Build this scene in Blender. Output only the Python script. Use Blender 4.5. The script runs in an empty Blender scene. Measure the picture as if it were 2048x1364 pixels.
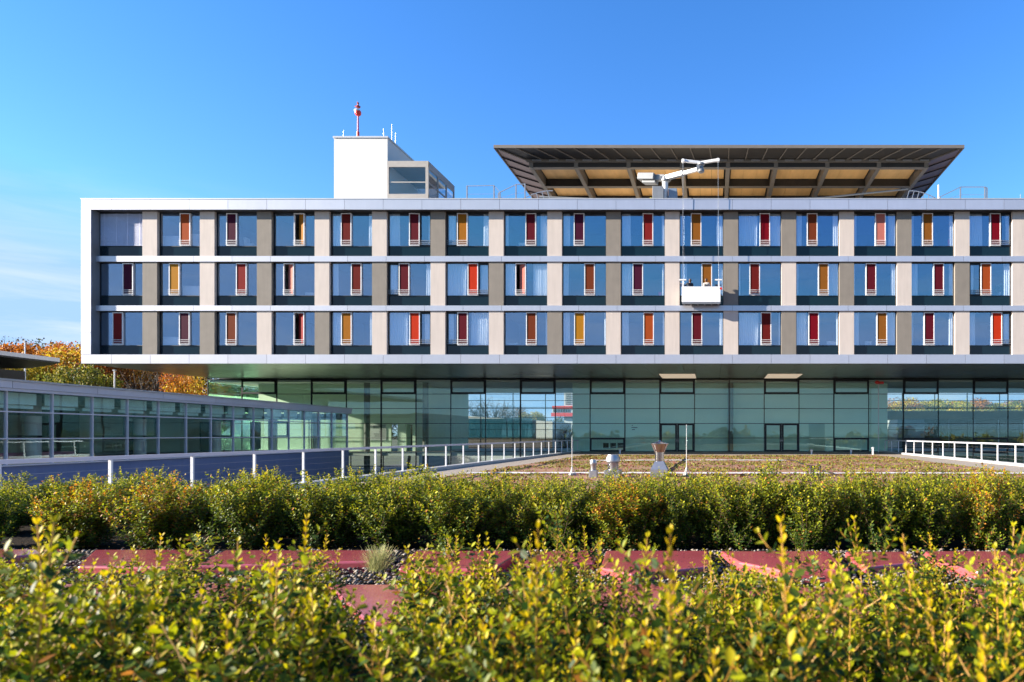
import bpy, math, random
import numpy as np
from mathutils import Vector, Matrix, Euler
PI = math.pi
D = bpy.data
SC = bpy.context.scene
COL = SC.collection

# ------------------------------------------------------------------ camera, sky, sun
F = 1300.0; PX = 1426.0; PY = 870.0; EYE = 1.57     # focal length (px of 2048), principal point, eye height
cam = D.objects.new('camera', D.cameras.new('camera'))
COL.objects.link(cam); SC.camera = cam
cam.location = (0, 0, EYE); cam.rotation_euler = (PI/2, 0, 0)
cam.data.sensor_width = 36; cam.data.lens = F/2048*36
cam.data.shift_x = (1024-PX)/2048; cam.data.shift_y = (PY-682)/2048
cam.data.clip_start = .05; cam.data.clip_end = 6000
cam.data.dof.use_dof = True; cam.data.dof.focus_distance = 9.0; cam.data.dof.aperture_fstop = 4.5
SUNV = Vector((-4.1, -1.0, 1.26)).normalized()
el = math.asin(SUNV.z)
w = D.worlds.new('World'); SC.world = w; w.use_nodes = True
wt = w.node_tree; wt.nodes.clear()
def wn(t, **k):
    n = wt.nodes.new(t)
    for a, b in k.items(): setattr(n, a, b)
    return n
sky = wn('ShaderNodeTexSky', sky_type='NISHITA', sun_disc=False)
sky.sun_elevation = el; sky.sun_rotation = math.atan2(SUNV.x, SUNV.y)
sky.air_density = 1.0; sky.dust_density = .1; sky.ozone_density = 2.6; sky.altitude = 300
hs = wn('ShaderNodeHueSaturation'); hs.inputs['Saturation'].default_value = 1.26
wt.links.new(sky.outputs[0], hs.inputs['Color'])
tn = wn('ShaderNodeMix', data_type='RGBA', blend_type='MULTIPLY'); tn.inputs['Factor'].default_value = 1; tn.inputs[7].default_value = (.92, .90, 1.10, 1)
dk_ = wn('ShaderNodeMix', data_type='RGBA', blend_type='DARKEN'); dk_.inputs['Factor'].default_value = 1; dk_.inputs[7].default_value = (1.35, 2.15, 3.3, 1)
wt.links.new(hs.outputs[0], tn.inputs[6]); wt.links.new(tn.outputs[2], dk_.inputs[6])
# thin cirrus low over the horizon
tc = wn('ShaderNodeTexCoord'); mp = wn('ShaderNodeMapping'); mp.inputs['Scale'].default_value = (2.2, 2.2, 16)
nz = wn('ShaderNodeTexNoise'); nz.inputs['Scale'].default_value = 2.3; nz.inputs['Detail'].default_value = 7; nz.inputs['Roughness'].default_value = .6
nz.inputs['Distortion'].default_value = .5
cr = wn('ShaderNodeValToRGB'); cr.color_ramp.elements[0].position = .40; cr.color_ramp.elements[1].position = .78
sx = wn('ShaderNodeSeparateXYZ'); mr = wn('ShaderNodeMapRange')
mr.inputs['From Min'].default_value = .30; mr.inputs['From Max'].default_value = .10; mr.clamp = True
mu = wn('ShaderNodeMath', operation='MULTIPLY'); mu2 = wn('ShaderNodeMath', operation='MULTIPLY'); mu2.inputs[1].default_value = .75
mx = wn('ShaderNodeMix', data_type='RGBA')
L = wt.links.new
L(tc.outputs['Generated'], mp.inputs[0]); L(mp.outputs[0], nz.inputs['Vector']); L(nz.outputs['Fac'], cr.inputs[0])
L(tc.outputs['Generated'], sx.inputs[0]); L(sx.outputs['Z'], mr.inputs['Value'])
L(cr.outputs[0], mu.inputs[0]); L(mr.outputs[0], mu.inputs[1]); L(mu.outputs[0], mu2.inputs[0])
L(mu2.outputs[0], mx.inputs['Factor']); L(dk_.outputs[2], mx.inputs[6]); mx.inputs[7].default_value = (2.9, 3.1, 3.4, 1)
bg = wn('ShaderNodeBackground'); bg.inputs['Strength'].default_value = .09
wo = wn('ShaderNodeOutputWorld'); L(mx.outputs[2], bg.inputs[0]); L(bg.outputs[0], wo.inputs[0])
sl = D.lights.new('sun', 'SUN'); sl.energy = 5.0; sl.angle = math.radians(.53); sl.color = (1, .90, .76)
so = D.objects.new('sun', sl); COL.objects.link(so)
so.rotation_euler = (-SUNV).to_track_quat('-Z', 'Y').to_euler(); so.location = SUNV*60
SC.view_settings.view_transform = 'Standard'; SC.view_settings.look = 'None'
SC.view_settings.gamma = 1; SC.view_settings.exposure = 1.92
SC.render.engine = 'CYCLES'
SC.cycles.transparent_max_bounces = 24; SC.cycles.max_bounces = 8

def X(px, Y): return (px-PX)/F*Y
def Z(py, Y): return EYE-(py-PY)/F*Y

# ------------------------------------------------------------------ materials
G = .62     # the photograph is exposed bright, its surfaces are mid-toned
def mat(name, col, rough=.6, metal=0, var=.08, scale=3.0, bump=0, bscale=40, coat=0, attr=None, spec=.5, stretch=(1,1,1)):
    col = tuple(c*G for c in col)
    m = D.materials.new(name); m.use_nodes = True; nt = m.node_tree
    b = nt.nodes['Principled BSDF']
    b.inputs['Roughness'].default_value = rough; b.inputs['Metallic'].default_value = metal
    b.inputs['Coat Weight'].default_value = coat; b.inputs['Coat Roughness'].default_value = .08
    b.inputs['Specular IOR Level'].default_value = spec
    tc = nt.nodes.new('ShaderNodeTexCoord'); mp = nt.nodes.new('ShaderNodeMapping'); mp.inputs['Scale'].default_value = stretch
    nt.links.new(tc.outputs['Object'], mp.inputs[0])
    n = nt.nodes.new('ShaderNodeTexNoise'); n.inputs['Scale'].default_value = scale; n.inputs['Detail'].default_value = 6
    nt.links.new(mp.outputs[0], n.inputs['Vector'])
    mx = nt.nodes.new('ShaderNodeMix'); mx.data_type = 'RGBA'
    nt.links.new(n.outputs['Fac'], mx.inputs['Factor'])
    mx.inputs[6].default_value = [max(0, c*(1-var*2)) for c in col]+[1]
    mx.inputs[7].default_value = [min(1, c*(1+var*2)) for c in col]+[1]
    nt.links.new(mx.outputs[2], b.inputs['Base Color'])
    if bump:
        n2 = nt.nodes.new('ShaderNodeTexNoise'); n2.inputs['Scale'].default_value = bscale; n2.inputs['Detail'].default_value = 4
        nt.links.new(tc.outputs['Object'], n2.inputs['Vector'])
        bp = nt.nodes.new('ShaderNodeBump'); bp.inputs['Strength'].default_value = bump; bp.inputs['Distance'].default_value = .02
        nt.links.new(n2.outputs['Fac'], bp.inputs['Height']); nt.links.new(bp.outputs[0], b.inputs['Normal'])
    return m

def vary_panels(m, amt=.05, streak=.06):
    nt = m.node_tree; b = nt.nodes['Principled BSDF']; src = b.inputs['Base Color'].links[0].from_socket
    g = nt.nodes.new('ShaderNodeNewGeometry'); mr = nt.nodes.new('ShaderNodeMapRange'); mr.inputs['To Min'].default_value = 1-amt; mr.inputs['To Max'].default_value = 1+amt
    nt.links.new(g.outputs['Random Per Island'], mr.inputs['Value'])
    tc = nt.nodes.new('ShaderNodeTexCoord'); mp = nt.nodes.new('ShaderNodeMapping'); mp.inputs['Scale'].default_value = (3.5, 3.5, .35)
    n = nt.nodes.new('ShaderNodeTexNoise'); n.inputs['Scale'].default_value = 1.6; n.inputs['Detail'].default_value = 5
    nt.links.new(tc.outputs['Object'], mp.inputs[0]); nt.links.new(mp.outputs[0], n.inputs['Vector'])
    m2 = nt.nodes.new('ShaderNodeMapRange'); m2.inputs['To Min'].default_value = 1-streak*1.6; m2.inputs['To Max'].default_value = 1+streak*1.4
    nt.links.new(n.outputs['Fac'], m2.inputs['Value'])
    mu = nt.nodes.new('ShaderNodeMath'); mu.operation = 'MULTIPLY'; nt.links.new(mr.outputs[0], mu.inputs[0]); nt.links.new(m2.outputs[0], mu.inputs[1])
    vm = nt.nodes.new('ShaderNodeVectorMath'); vm.operation = 'SCALE'; nt.links.new(src, vm.inputs[0]); nt.links.new(mu.outputs[0], vm.inputs['Scale'])
    nt.links.new(vm.outputs[0], b.inputs['Base Color'])

def glass(name, tint, refl, rtint=(1, 1, 1), rough=.01, wave=.02, power=.5):
    """thin architectural glass: tinted transmission under a coated mirror-like reflection"""
    m = D.materials.new(name); m.use_nodes = True; nt = m.node_tree; nt.nodes.clear()
    o = nt.nodes.new('ShaderNodeOutputMaterial'); mx = nt.nodes.new('ShaderNodeMixShader')
    t = nt.nodes.new('ShaderNodeBsdfTransparent'); t.inputs[0].default_value = (*tint, 1)
    g = nt.nodes.new('ShaderNodeBsdfGlossy'); g.inputs['Color'].default_value = (*rtint, 1); g.inputs['Roughness'].default_value = rough
    lw = nt.nodes.new('ShaderNodeLayerWeight'); lw.inputs['Blend'].default_value = .25
    ma = nt.nodes.new('ShaderNodeMath'); ma.operation = 'MULTIPLY_ADD'; ma.inputs[1].default_value = power; ma.inputs[2].default_value = refl
    ma.use_clamp = True
    nt.links.new(lw.outputs['Fresnel'], ma.inputs[0])
    tc = nt.nodes.new('ShaderNodeTexCoord'); n = nt.nodes.new('ShaderNodeTexNoise'); n.inputs['Scale'].default_value = .9
    n.inputs['Detail'].default_value = 1
    bp = nt.nodes.new('ShaderNodeBump'); bp.inputs['Strength'].default_value = 1; bp.inputs['Distance'].default_value = wave
    nt.links.new(tc.outputs['Object'], n.inputs['Vector']); nt.links.new(n.outputs['Fac'], bp.inputs['Height'])
    nt.links.new(bp.outputs[0], g.inputs['Normal'])
    nt.links.new(ma.outputs[0], mx.inputs[0]); nt.links.new(t.outputs[0], mx.inputs[1]); nt.links.new(g.outputs[0], mx.inputs[2])
    nt.links.new(mx.outputs[0], o.inputs[0])
    return m

def leafmat(name, transl=.35, rough=.35):
    m = D.materials.new(name); m.use_nodes = True; nt = m.node_tree
    b = nt.nodes['Principled BSDF']; o = nt.nodes['Material Output']
    a = nt.nodes.new('ShaderNodeAttribute'); a.attribute_name = 'Col'
    b.inputs['Roughness'].default_value = rough
    nt.links.new(a.outputs['Color'], b.inputs['Base Color']); b.inputs['Specular IOR Level'].default_value = .22
    t = nt.nodes.new('ShaderNodeBsdfTranslucent'); nt.links.new(a.outputs['Color'], t.inputs[0])
    mx = nt.nodes.new('ShaderNodeMixShader'); mx.inputs[0].default_value = transl
    nt.links.new(b.outputs[0], mx.inputs[1]); nt.links.new(t.outputs[0], mx.inputs[2]); nt.links.new(mx.outputs[0], o.inputs[0])
    return m

M = {}
M['white_metal'] = mat('white_metal', (.76, .77, .80), .42, .35, .02, 1.2)
M['silver_metal'] = mat('silver_metal', (.78, .79, .88), .34, .55, .03, 1.2)
M['joint'] = mat('joint', (.02, .02, .025), .7)
M['dark_frame'] = mat('dark_frame', (.018, .02, .026), .45, .3)
M['beige'] = mat('beige_render', (.76, .665, .60), .85, 0, .03, 1.5, .15, 60)
M['taupe'] = mat('taupe_render', (.30, .265, .225), .85, 0, .07, 1.8, .2, 60)
M['spandrel'] = mat('spandrel_glass', (.006, .022, .034), .10, 0, .05, 1.0, spec=.35)
M['room'] = mat('room_paint', (.30, .31, .33), .9, 0, .03)
M['curtain'] = mat('curtain', (1.25, 1.27, 1.22), .9, 0, .04, 6)
M['white'] = mat('white_paint', (.93, .915, .89), .7, 0, .03, .8, .08, 30)
M['white_enamel'] = mat('white_enamel', (1.1, 1.1, 1.11), .35, 0, .03, 1.5)
M['grey_enamel'] = mat('grey_enamel', (.30, .32, .35), .45, .2, .06, 2)
M['galv'] = mat('galvanised', (.60, .60, .62), .38, .75, .10, 8)
M['steel'] = mat('stainless', (.72, .66, .62), .18, 1.0, .05, 4)
M['red_paint'] = mat('red_paint', (1.1, .05, .03), .4, 0, .06)
M['soffit'] = mat('soffit_metal', (.50, .50, .47), .30, .75, .07, .35, stretch=(.3, 2.5, 1))
M['cream'] = mat('cream_panel', (.95, .8, .62), .5)
for k_, v_ in (('Emission Color', (1, .80, .58, 1)), ('Emission Strength', .13)): M['cream'].node_tree.nodes['Principled BSDF'].inputs[k_].default_value = v_  # faint glow added to brighten the cream soffit panels
M['platform_dark'] = mat('platform_dark', (.05, .045, .042), .55, .3, .1, 2)
M['platform_beam'] = mat('platform_beam', (.26, .23, .20), .6, .2, .08, 2)
M['wood'] = mat('ochre_panel', (1.2, .72, .28), .6, 0, .16, .8, stretch=(2.0, .4, 1))
M['net_panel'] = mat('net_panel', (.26, .19, .20), .45, .5, .1, 1)
M['deck_pave'] = mat('deck_pave', (.46, .385, .31), .9, 0, .08, 1.2, .3, 25)
M['white_gravel'] = mat('white_gravel', (.95, .93, .90), .95, 0, .2, 14, .8, 30)
M['roof_bounce_gravel'] = mat('roof_bounce_gravel', (1.1, 1.05, .95), .95, 0, .1, 8)
M['soil'] = mat('soil', (.03, .022, .016), 1, 0, .3, 9, .8, 40, spec=.05)
M['teal_wall'] = mat('pale_wall', (1.15, 1.5, 1.34), .8, 0, .03, .6)
M['green_wall'] = mat('pale_green_wall', (1.25, 1.42, 1.10), .8, 0, .03, .6)
M['blue_wall'] = mat('slate_blue_wall', (.22, .30, .56), .55, .1, .04, .5)
M['lavender_metal'] = mat('fascia_metal', (.98, 1.0, 1.15), .45, .4, .03, 1)
M['concrete'] = mat('concrete', (.33, .32, .30), .85, 0, .1, 1.5, .2, 30)
M['asphalt'] = mat('courtyard_paving', (.12, .11, .11), .9, 0, .1, 2)
M['slab'] = mat('red_glazed_slab', (.66, .13, .145), .2, 0, .14, 2.4, .05, 9, coat=.6)
M['bark'] = mat('bark', (.10, .075, .055), .9, 0, .3, 20, .6, 30)
M['pink'] = mat('pink_panel', (.60, .22, .33), .6)
M['blind'] = mat('blind_slats', (1.15, 1.18, 1.4), .6, .1)
M['teal_blind'] = mat('teal_blind', (1.1, 1.4, 1.35), .7)
M['black'] = mat('black_rubber', (.015, .015, .016), .6)
M['skin'] = mat('skin', (.50, .28, .20), .55)
M['hair'] = mat('brown_hair', (.10, .045, .02), .6)
M['navy'] = mat('dark_cloth', (.03, .035, .05), .9)
M['pale_cloth'] = mat('pale_cloth', (.65, .62, .58), .9)
M['yellow'] = mat('yellow_paint', (.55, .45, .05), .5)
M['glass'] = glass('window_glass', (.93, .955, .98), .22, (.58, .75, 1.0), wave=.002, power=.08)
M['hall_glass'] = glass('hall_glass', (.92, .97, .945), .06, (.66, .95, .86), wave=.0015, power=.40)
M['pav_glass'] = glass('pavilion_glass', (.91, .955, .94), .035, (.7, .85, .9), wave=.0015, power=.28)
M['clear_glass'] = glass('lobby_glass', (.90, .94, .97), .04, (.8, .9, 1), wave=.001, power=.3)
M['leaf'] = leafmat('leaf', .40, .50)
M['tree_leaf'] = leafmat('tree_leaf', .35, .6)
M['grass'] = leafmat('grass_blade', .3, .6)
M['stone'] = leafmat('pebble', .0, .8)

PANEL = {'r': (.26, .022, .022), 'R': (.62, .045, .015), 'p': (.075, .012, .035), 'm': (.13, .012, .022), 'o': (.42, .16, .02),
         'O': (.50, .22, .02), 'b': (.20, .045, .018), 'c': (.22, .006, .016), 's': (.62, .20, .16), 'n': (.30, .11, .02), 'd': (.16, .016, .014),
         'q': (.42, .08, .02)}
for k_ in ('silver_metal', 'soffit', 'lavender_metal'): vary_panels(M[k_], .045, .03)
for k_ in ('beige', 'taupe', 'blue_wall', 'grey_enamel'): vary_panels(M[k_], .02, .08)
for k_ in ('white', 'white_enamel'): vary_panels(M[k_], .01, .025)
vary_panels(M['slab'], .10, .08)
PM = {k: mat('coloured_panel_'+k, tuple(c*1.0 for c in v), .6, 0, .05, 3, spec=.04) for k, v in PANEL.items()}

# ------------------------------------------------------------------ builders
WL = {}
class MB:
    def __init__(s): s.v = []; s.f = []
    def add(s, vs, fs):
        o = len(s.v); s.v += [tuple(p) for p in vs]; s.f += [tuple(i+o for i in f) for f in fs]; return s
    def box(s, x0, x1, y0, y1, z0, z1):
        if x0 > x1: x0, x1 = x1, x0
        if y0 > y1: y0, y1 = y1, y0
        if z0 > z1: z0, z1 = z1, z0
        return s.add([(x0,y0,z0),(x1,y0,z0),(x1,y1,z0),(x0,y1,z0),(x0,y0,z1),(x1,y0,z1),(x1,y1,z1),(x0,y1,z1)],
              [(0,3,2,1),(4,5,6,7),(0,1,5,4),(1,2,6,5),(2,3,7,6),(3,0,4,7)])
    def tube(s, p, q, r, n=8, r2=None):
        p = Vector(p); q = Vector(q); d = (q-p); r2 = r if r2 is None else r2
        if d.length < 1e-6: return s
        d.normalize(); a = d.orthogonal().normalized(); b = d.cross(a)
        vs = [p+(a*math.cos(2*PI*i/n)+b*math.sin(2*PI*i/n))*r for i in range(n)]+[q+(a*math.cos(2*PI*i/n)+b*math.sin(2*PI*i/n))*r2 for i in range(n)]
        fs = [(i, (i+1)%n, n+(i+1)%n, n+i) for i in range(n)]+[tuple(range(n))[::-1], tuple(range(n, 2*n))]
        return s.add(vs, fs)
    def beam(s, p, q, wd, ht):
        """rectangular bar between two points, width wd sideways, height ht upwards"""
        p = Vector(p); q = Vector(q); d = (q-p).normalized()
        up = Vector((0,0,1)) if abs(d.z) < .95 else Vector((0,1,0))
        a = d.cross(up).normalized()*wd/2; b = a.cross(d).normalized()*ht/2
        vs = [p-a-b, p+a-b, p+a+b, p-a+b, q-a-b, q+a-b, q+a+b, q-a+b]
        return s.add(vs, [(3,2,1,0),(4,5,6,7),(0,1,5,4),(1,2,6,5),(2,3,7,6),(3,0,4,7)])
    def lathe(s, c, prof, n=24):
        cx, cy, cz = c; vs = []
        for r, z in prof:
            for i in range(n): vs.append((cx+r*math.cos(2*PI*i/n), cy+r*math.sin(2*PI*i/n), cz+z))
        fs = []
        for k in range(len(prof)-1):
            for i in range(n): fs.append((k*n+i, k*n+(i+1)%n, (k+1)*n+(i+1)%n, (k+1)*n+i))
        fs.append(tuple(range(n))[::-1]); fs.append(tuple(range((len(prof)-1)*n, len(prof)*n)))
        return s.add(vs, fs)
    def prism(s, poly, z0, z1):
        n = len(poly)
        vs = [(x, y, z0) for x, y in poly]+[(x, y, z1) for x, y in poly]
        return s.add(vs, [tuple(range(n))[::-1], tuple(range(n, 2*n))]+[(i, (i+1)%n, n+(i+1)%n, n+i) for i in range(n)])
    def build(s, name, m, parent=None, local=False, smooth=False, bevel=0):
        off = Vector((0,0,0))
        if parent is not None and not local: off = WL[parent.name]
        me = D.meshes.new(name); me.from_pydata([(p[0]-off.x, p[1]-off.y, p[2]-off.z) for p in s.v], [], s.f)
        import bmesh
        bm = bmesh.new(); bm.from_mesh(me); bmesh.ops.recalc_face_normals(bm, faces=bm.faces); bm.to_mesh(me); bm.free()
        me.materials.append(m)
        if smooth: 
            me.polygons.foreach_set('use_smooth', [True]*len(me.polygons))
            me.set_sharp_from_angle(angle=math.radians(35))
        o = D.objects.new(name, me); COL.objects.link(o)
        if parent is not None: o.parent = parent; WL[o.name] = off
        else: WL[o.name] = Vector((0,0,0))
        if bevel:
            bv = o.modifiers.new('bevel', 'BEVEL'); bv.width = bevel; bv.segments = 2; bv.limit_method = 'ANGLE'
        return o
def thing(name, loc, label, cat, group=None, rz=0):
    o = D.objects.new(name, None); COL.objects.link(o); o.location = loc; o.rotation_euler = (0,0,rz); o.empty_display_size = .3
    WL[o.name] = Vector(loc); return tag(o, label, cat, group)
def tag(o, label=None, cat=None, group=None, kind=None):
    for k, v in (('label', label), ('category', cat), ('group', group), ('kind', kind)):
        if v: o[k] = v
    return o
def copy_tree(o, parent=None):
    c = o.copy(); COL.objects.link(c)
    if parent: c.parent = parent
    for ch in [x for x in D.objects if x.parent == o]: copy_tree(ch, c)
    return c
def B(*a): return MB().box(*a)

# ------------------------------------------------------------------ ground, deck
def sheet(name, x0, x1, y0, y1, z, m):
    o = MB().add([(x0,y0,z),(x1,y0,z),(x1,y1,z),(x0,y1,z)], [(0,1,2,3)]).build(name, m); return tag(o, kind='structure')
M['field'] = mat('meadow', (.09, .10, .04), .95, 0, .25, .05, .3, 2)
sheet('ground', -2500, 2500, -2500, 2500, -4.0, M['field'])
sheet('courtyard_paving', -60, 45, -20, 130, -3.99, M['asphalt'])
tag(B(-12.6, 15.7, -8, 60, -3.98, -.004).build('roof_deck', M['deck_pave']), kind='structure')
sheet('path', -12.2, 15.3, -7, 60, 0.0, M['deck_pave'])
# sedum bed: one sheet with brown, rust and green patches
ms = D.materials.new('sedum_ground'); ms.use_nodes = True; nt = ms.node_tree; b = nt.nodes['Principled BSDF']; b.inputs['Roughness'].default_value = .95
tcn = nt.nodes.new('ShaderNodeTexCoord'); n1 = nt.nodes.new('ShaderNodeTexNoise'); n1.inputs['Scale'].default_value = 1.1; n1.inputs['Detail'].default_value = 9; n1.inputs['Roughness'].default_value = .72
nt.links.new(tcn.outputs['Object'], n1.inputs['Vector'])
rp = nt.nodes.new('ShaderNodeValToRGB'); e = rp.color_ramp
e.elements[0].position = .34; e.elements[0].color = (.10, .045, .035, 1); e.elements[1].position = .72; e.elements[1].color = (.24, .22, .05, 1)
for p_, c_ in ((.44, (.22, .075, .05, 1)), (.52, (.30, .14, .08, 1)), (.60, (.20, .15, .05, 1))): q_ = e.elements.new(p_); q_.color = c_
nt.links.new(n1.outputs['Fac'], rp.inputs[0]); nt.links.new(rp.outputs[0], b.inputs['Base Color'])
M['sedum'] = ms
sheet('sedum_bed', -10.0, 12.7, 8, 50, .012, M['sedum'])
for k, (y0, y1, x0, x1) in enumerate(((26.2, 26.95, -10.0, 15.3), (39.2, 40.2, -7.5, 4.5))):
    rr = random.Random(k+4); n = 60; top = []; bot = []
    for i in range(n+1):
        x = x0+(x1-x0)*i/n; sg = .9*math.sin(i/n*3.1-.5)*(0.6 if k else -.15)
        top.append((x, y1+sg+rr.uniform(-.22, .22))); bot.append((x, y0+sg+rr.uniform(-.22, .22)))
    mbq = MB()
    mbq.add([(x, y, .03) for x, y in bot]+[(x, y, .03) for x, y in top], [(i, i+1, n+2+i, n+1+i) for i in range(n)])
    tag(mbq.build('gravel_strip', M['white_gravel']), kind='structure')
M['red_sedum'] = mat('red_sedum', (.30, .04, .05), .9, 0, .35, 4, .6, 20)
sheet('red_planting_strip', -8.5, 12.6, 25.5, 26.0, .03, M['red_sedum'])
# raised planting bed in front of the camera
tag(B(-9, 6.5, .3, 7.2, .005, .70).build('planting_bed', M['soil']), kind='structure')

# ------------------------------------------------------------------ leaf meshes
LT = np.array([(0,0,0), (.36,.28,.10), (.42,.66,.09), (0,1,-.03), (-.42,.66,.09), (-.36,.28,.10), (0,.5,-.04)])
LF = [(0,1,2,3,6), (0,6,3,4,5)]
def leaf_mesh(name, pos, dirs, nor, ln, wd, cols, m, quad=False):
    pos = np.asarray(pos, float); dirs = np.asarray(dirs, float); nor = np.asarray(nor, float)
    dirs /= np.linalg.norm(dirs, axis=1, keepdims=True)+1e-9
    side = np.cross(dirs, nor); side /= np.linalg.norm(side, axis=1, keepdims=True)+1e-9
    up = np.cross(side, dirs)
    if quad: T = np.array([(-.5,0,0),(.5,.1,.1),(.45,1,-.1),(-.4,.9,.15)]); FS = [(0,1,2,3)]
    else: T = LT; FS = LF
    n = len(pos); k = len(T)
    ln = np.asarray(ln)[:,None,None]; wd = np.asarray(wd)[:,None,None]
    v = pos[:,None,:]+side[:,None,:]*(T[None,:,0:1]*wd)+dirs[:,None,:]*(T[None,:,1:2]*ln)+up[:,None,:]*(T[None,:,2:3]*wd)
    me = D.meshes.new(name); me.vertices.add(n*k); me.vertices.foreach_set('co', v.reshape(-1))
    loops = np.concatenate([np.array(f) for f in FS]); per = len(loops)
    li = (np.arange(n)[:,None]*k+loops[None,:]).reshape(-1)
    me.loops.add(len(li)); me.loops.foreach_set('vertex_index', li.astype(np.int32))
    sizes = [len(f) for f in FS]; st = np.cumsum([0]+sizes[:-1])
    ls = (np.arange(n)[:,None]*per+st[None,:]).reshape(-1)
    me.polygons.add(len(ls)); me.polygons.foreach_set('loop_start', ls.astype(np.int32))
    me.polygons.foreach_set('loop_total', np.tile(sizes, n).astype(np.int32))
    me.update(calc_edges=True)
    ca = me.attributes.new('Col', 'FLOAT_COLOR', 'POINT')
    c4 = np.ones((n, k, 4)); c4[:,:,:3] = np.asarray(cols)[:,None,:]*G*(.95 if name == 'sedum_plants' else 1.3)
    ca.data.foreach_set('color', c4.reshape(-1))
    me.materials.append(m); me.validate(); return me

def shrub_meshes(seed, h=.6, rt=.22, shoots=24, twigs=7, leaf=.023, warm=.3, vee=.0, step=.015):
    r = np.random.RandomState(seed)
    P=[];Dr=[];N=[];Ln=[];C=[]; stem = MB()
    def path(p0, p1, bend, n):
        t = np.linspace(0, 1, n)[:,None]; mid = (p0+p1)/2+bend
        return (1-t)**2*p0+2*t*(1-t)*mid+t*t*p1
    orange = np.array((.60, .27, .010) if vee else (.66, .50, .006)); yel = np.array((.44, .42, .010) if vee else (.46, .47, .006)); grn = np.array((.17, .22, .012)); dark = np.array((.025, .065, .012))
    def leaves(pts, t0, tone, height_rel, lf):
        seg = np.linalg.norm(np.diff(pts, axis=0), axis=1).sum(); k = max(3, int(seg/step)); a0 = r.rand()*6
        for i in range(k):
            t = i/(k-1)
            if t < t0: continue
            x = t*(len(pts)-1); j = min(int(x), len(pts)-2); f = x-j
            p = pts[j]*(1-f)+pts[j+1]*f; d = pts[j+1]-pts[j]; d = d/np.linalg.norm(d)
            a = a0+i*PI/2+r.uniform(-.4,.4)
            o = np.cross(d, (math.cos(1.3), math.sin(1.3), .2)); o /= np.linalg.norm(o); q = np.cross(d, o)
            for s_ in (0, PI):
                if r.rand() < .07: continue
                ov = o*math.cos(a+s_)+q*math.sin(a+s_)
                op = .22+.38*t if t < .9 else .9+(t-.9)*14
                dd = ov+d*op+np.array((0,0,.10)); 
                P.append(p+ov*.002); Dr.append(dd); N.append(d*1.0-ov*.6+r.normal(0, .22, 3))
                sz = lf*(1 if t < .85 else 1-.45*(t-.85)/.15)*r.uniform(.78, 1.18)
                Ln.append(sz)
                y = max(0., t-.42)/.58*tone*(.35+.65*height_rel)+r.normal(0, .12)+((.10+.28*warm)*height_rel if vee else 0)  # young tips yellower; inner and lower leaves darkened as painted shade
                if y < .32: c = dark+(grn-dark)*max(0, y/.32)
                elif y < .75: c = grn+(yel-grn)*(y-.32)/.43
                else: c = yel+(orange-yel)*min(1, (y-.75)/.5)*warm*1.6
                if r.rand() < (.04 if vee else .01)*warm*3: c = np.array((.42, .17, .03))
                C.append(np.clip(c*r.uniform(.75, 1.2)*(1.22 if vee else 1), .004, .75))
    for s in range(shoots):
        a = r.rand()*2*PI; rad = rt*math.sqrt(r.rand()); hh = h*r.uniform(.5 if not vee else .62, 1.02)*(1-.18*(rad/rt)**2)
        if s < 6: hh = h*(r.uniform(1.08, 1.36 if s < 2 else 1.1) if not vee else r.uniform(1.02, 1.12)); rad *= .8
        ps_ = .075 if vee else .035; p0 = np.array((r.normal(0,ps_), r.normal(0,ps_), 0)); p1 = np.array((math.cos(a)*rad, math.sin(a)*rad, hh))
        bend = np.array((math.cos(a)*rad*.25, math.sin(a)*rad*.25, -hh*.06))*(1 if not vee else .5)+r.normal(0,.03 if vee else .018,3)
        pts = path(p0, p1, bend, 9); tone = r.uniform(.55, 1.15) if s >= 6 or vee else r.uniform(1.2, 1.5)
        for i in range(8):
            stem.tube(pts[i], pts[i+1], .0026*(1-.6*i/8), 4, .0026*(1-.6*(i+1)/8))
        leaves(pts, .03 if vee else .08, tone, 1, leaf)
        for q in range(twigs):
            t = r.uniform(.03 if vee else .12, .93); x = t*8; j = min(int(x), 7); b0 = pts[j]*(1-(x-j))+pts[j+1]*(x-j)
            aa = r.rand()*2*PI; ll = r.uniform(.05, .15)*(1.1-.45*t)*(1.1 if vee else 1)
            e_ = b0+np.array((math.cos(aa)*ll*.75, math.sin(aa)*ll*.75, ll*.75))
            tp = path(b0, e_, np.array((math.cos(aa), math.sin(aa), 0))*ll*.15, 5)
            for i in range(4): stem.tube(tp[i], tp[i+1], .0011, 3, .0009)
            leaves(tp, .08, tone*r.uniform(.35,.95), min(1, b0[2]/h+.12), leaf*.93)
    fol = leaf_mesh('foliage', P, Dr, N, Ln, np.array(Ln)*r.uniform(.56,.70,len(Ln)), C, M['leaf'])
    sm = D.meshes.new('stems'); sm.from_pydata(stem.v, [], stem.f); sm.materials.append(M['twig_dark'] if vee else M['twig'])
    return fol, sm
M['twig'] = mat('twig_bark', (.50, .25, .03), .6, 0, .25, 30)
M['twig_dark'] = mat('twig_dark', (.14, .08, .045), .8, 0, .25, 30)

def put_shrub(kind, x, y, z, rz, sc, sz, label, group, cat='shrub', name='boxwood_shrub'):
    root = thing(name, (x, y, z), label, cat, group, rz); root.scale = (sc, sc, sz)
    for nm, me in (('foliage', kind[0]), ('stems', kind[1])):
        o = D.objects.new(nm, me); COL.objects.link(o); o.parent = root
    return root

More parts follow.
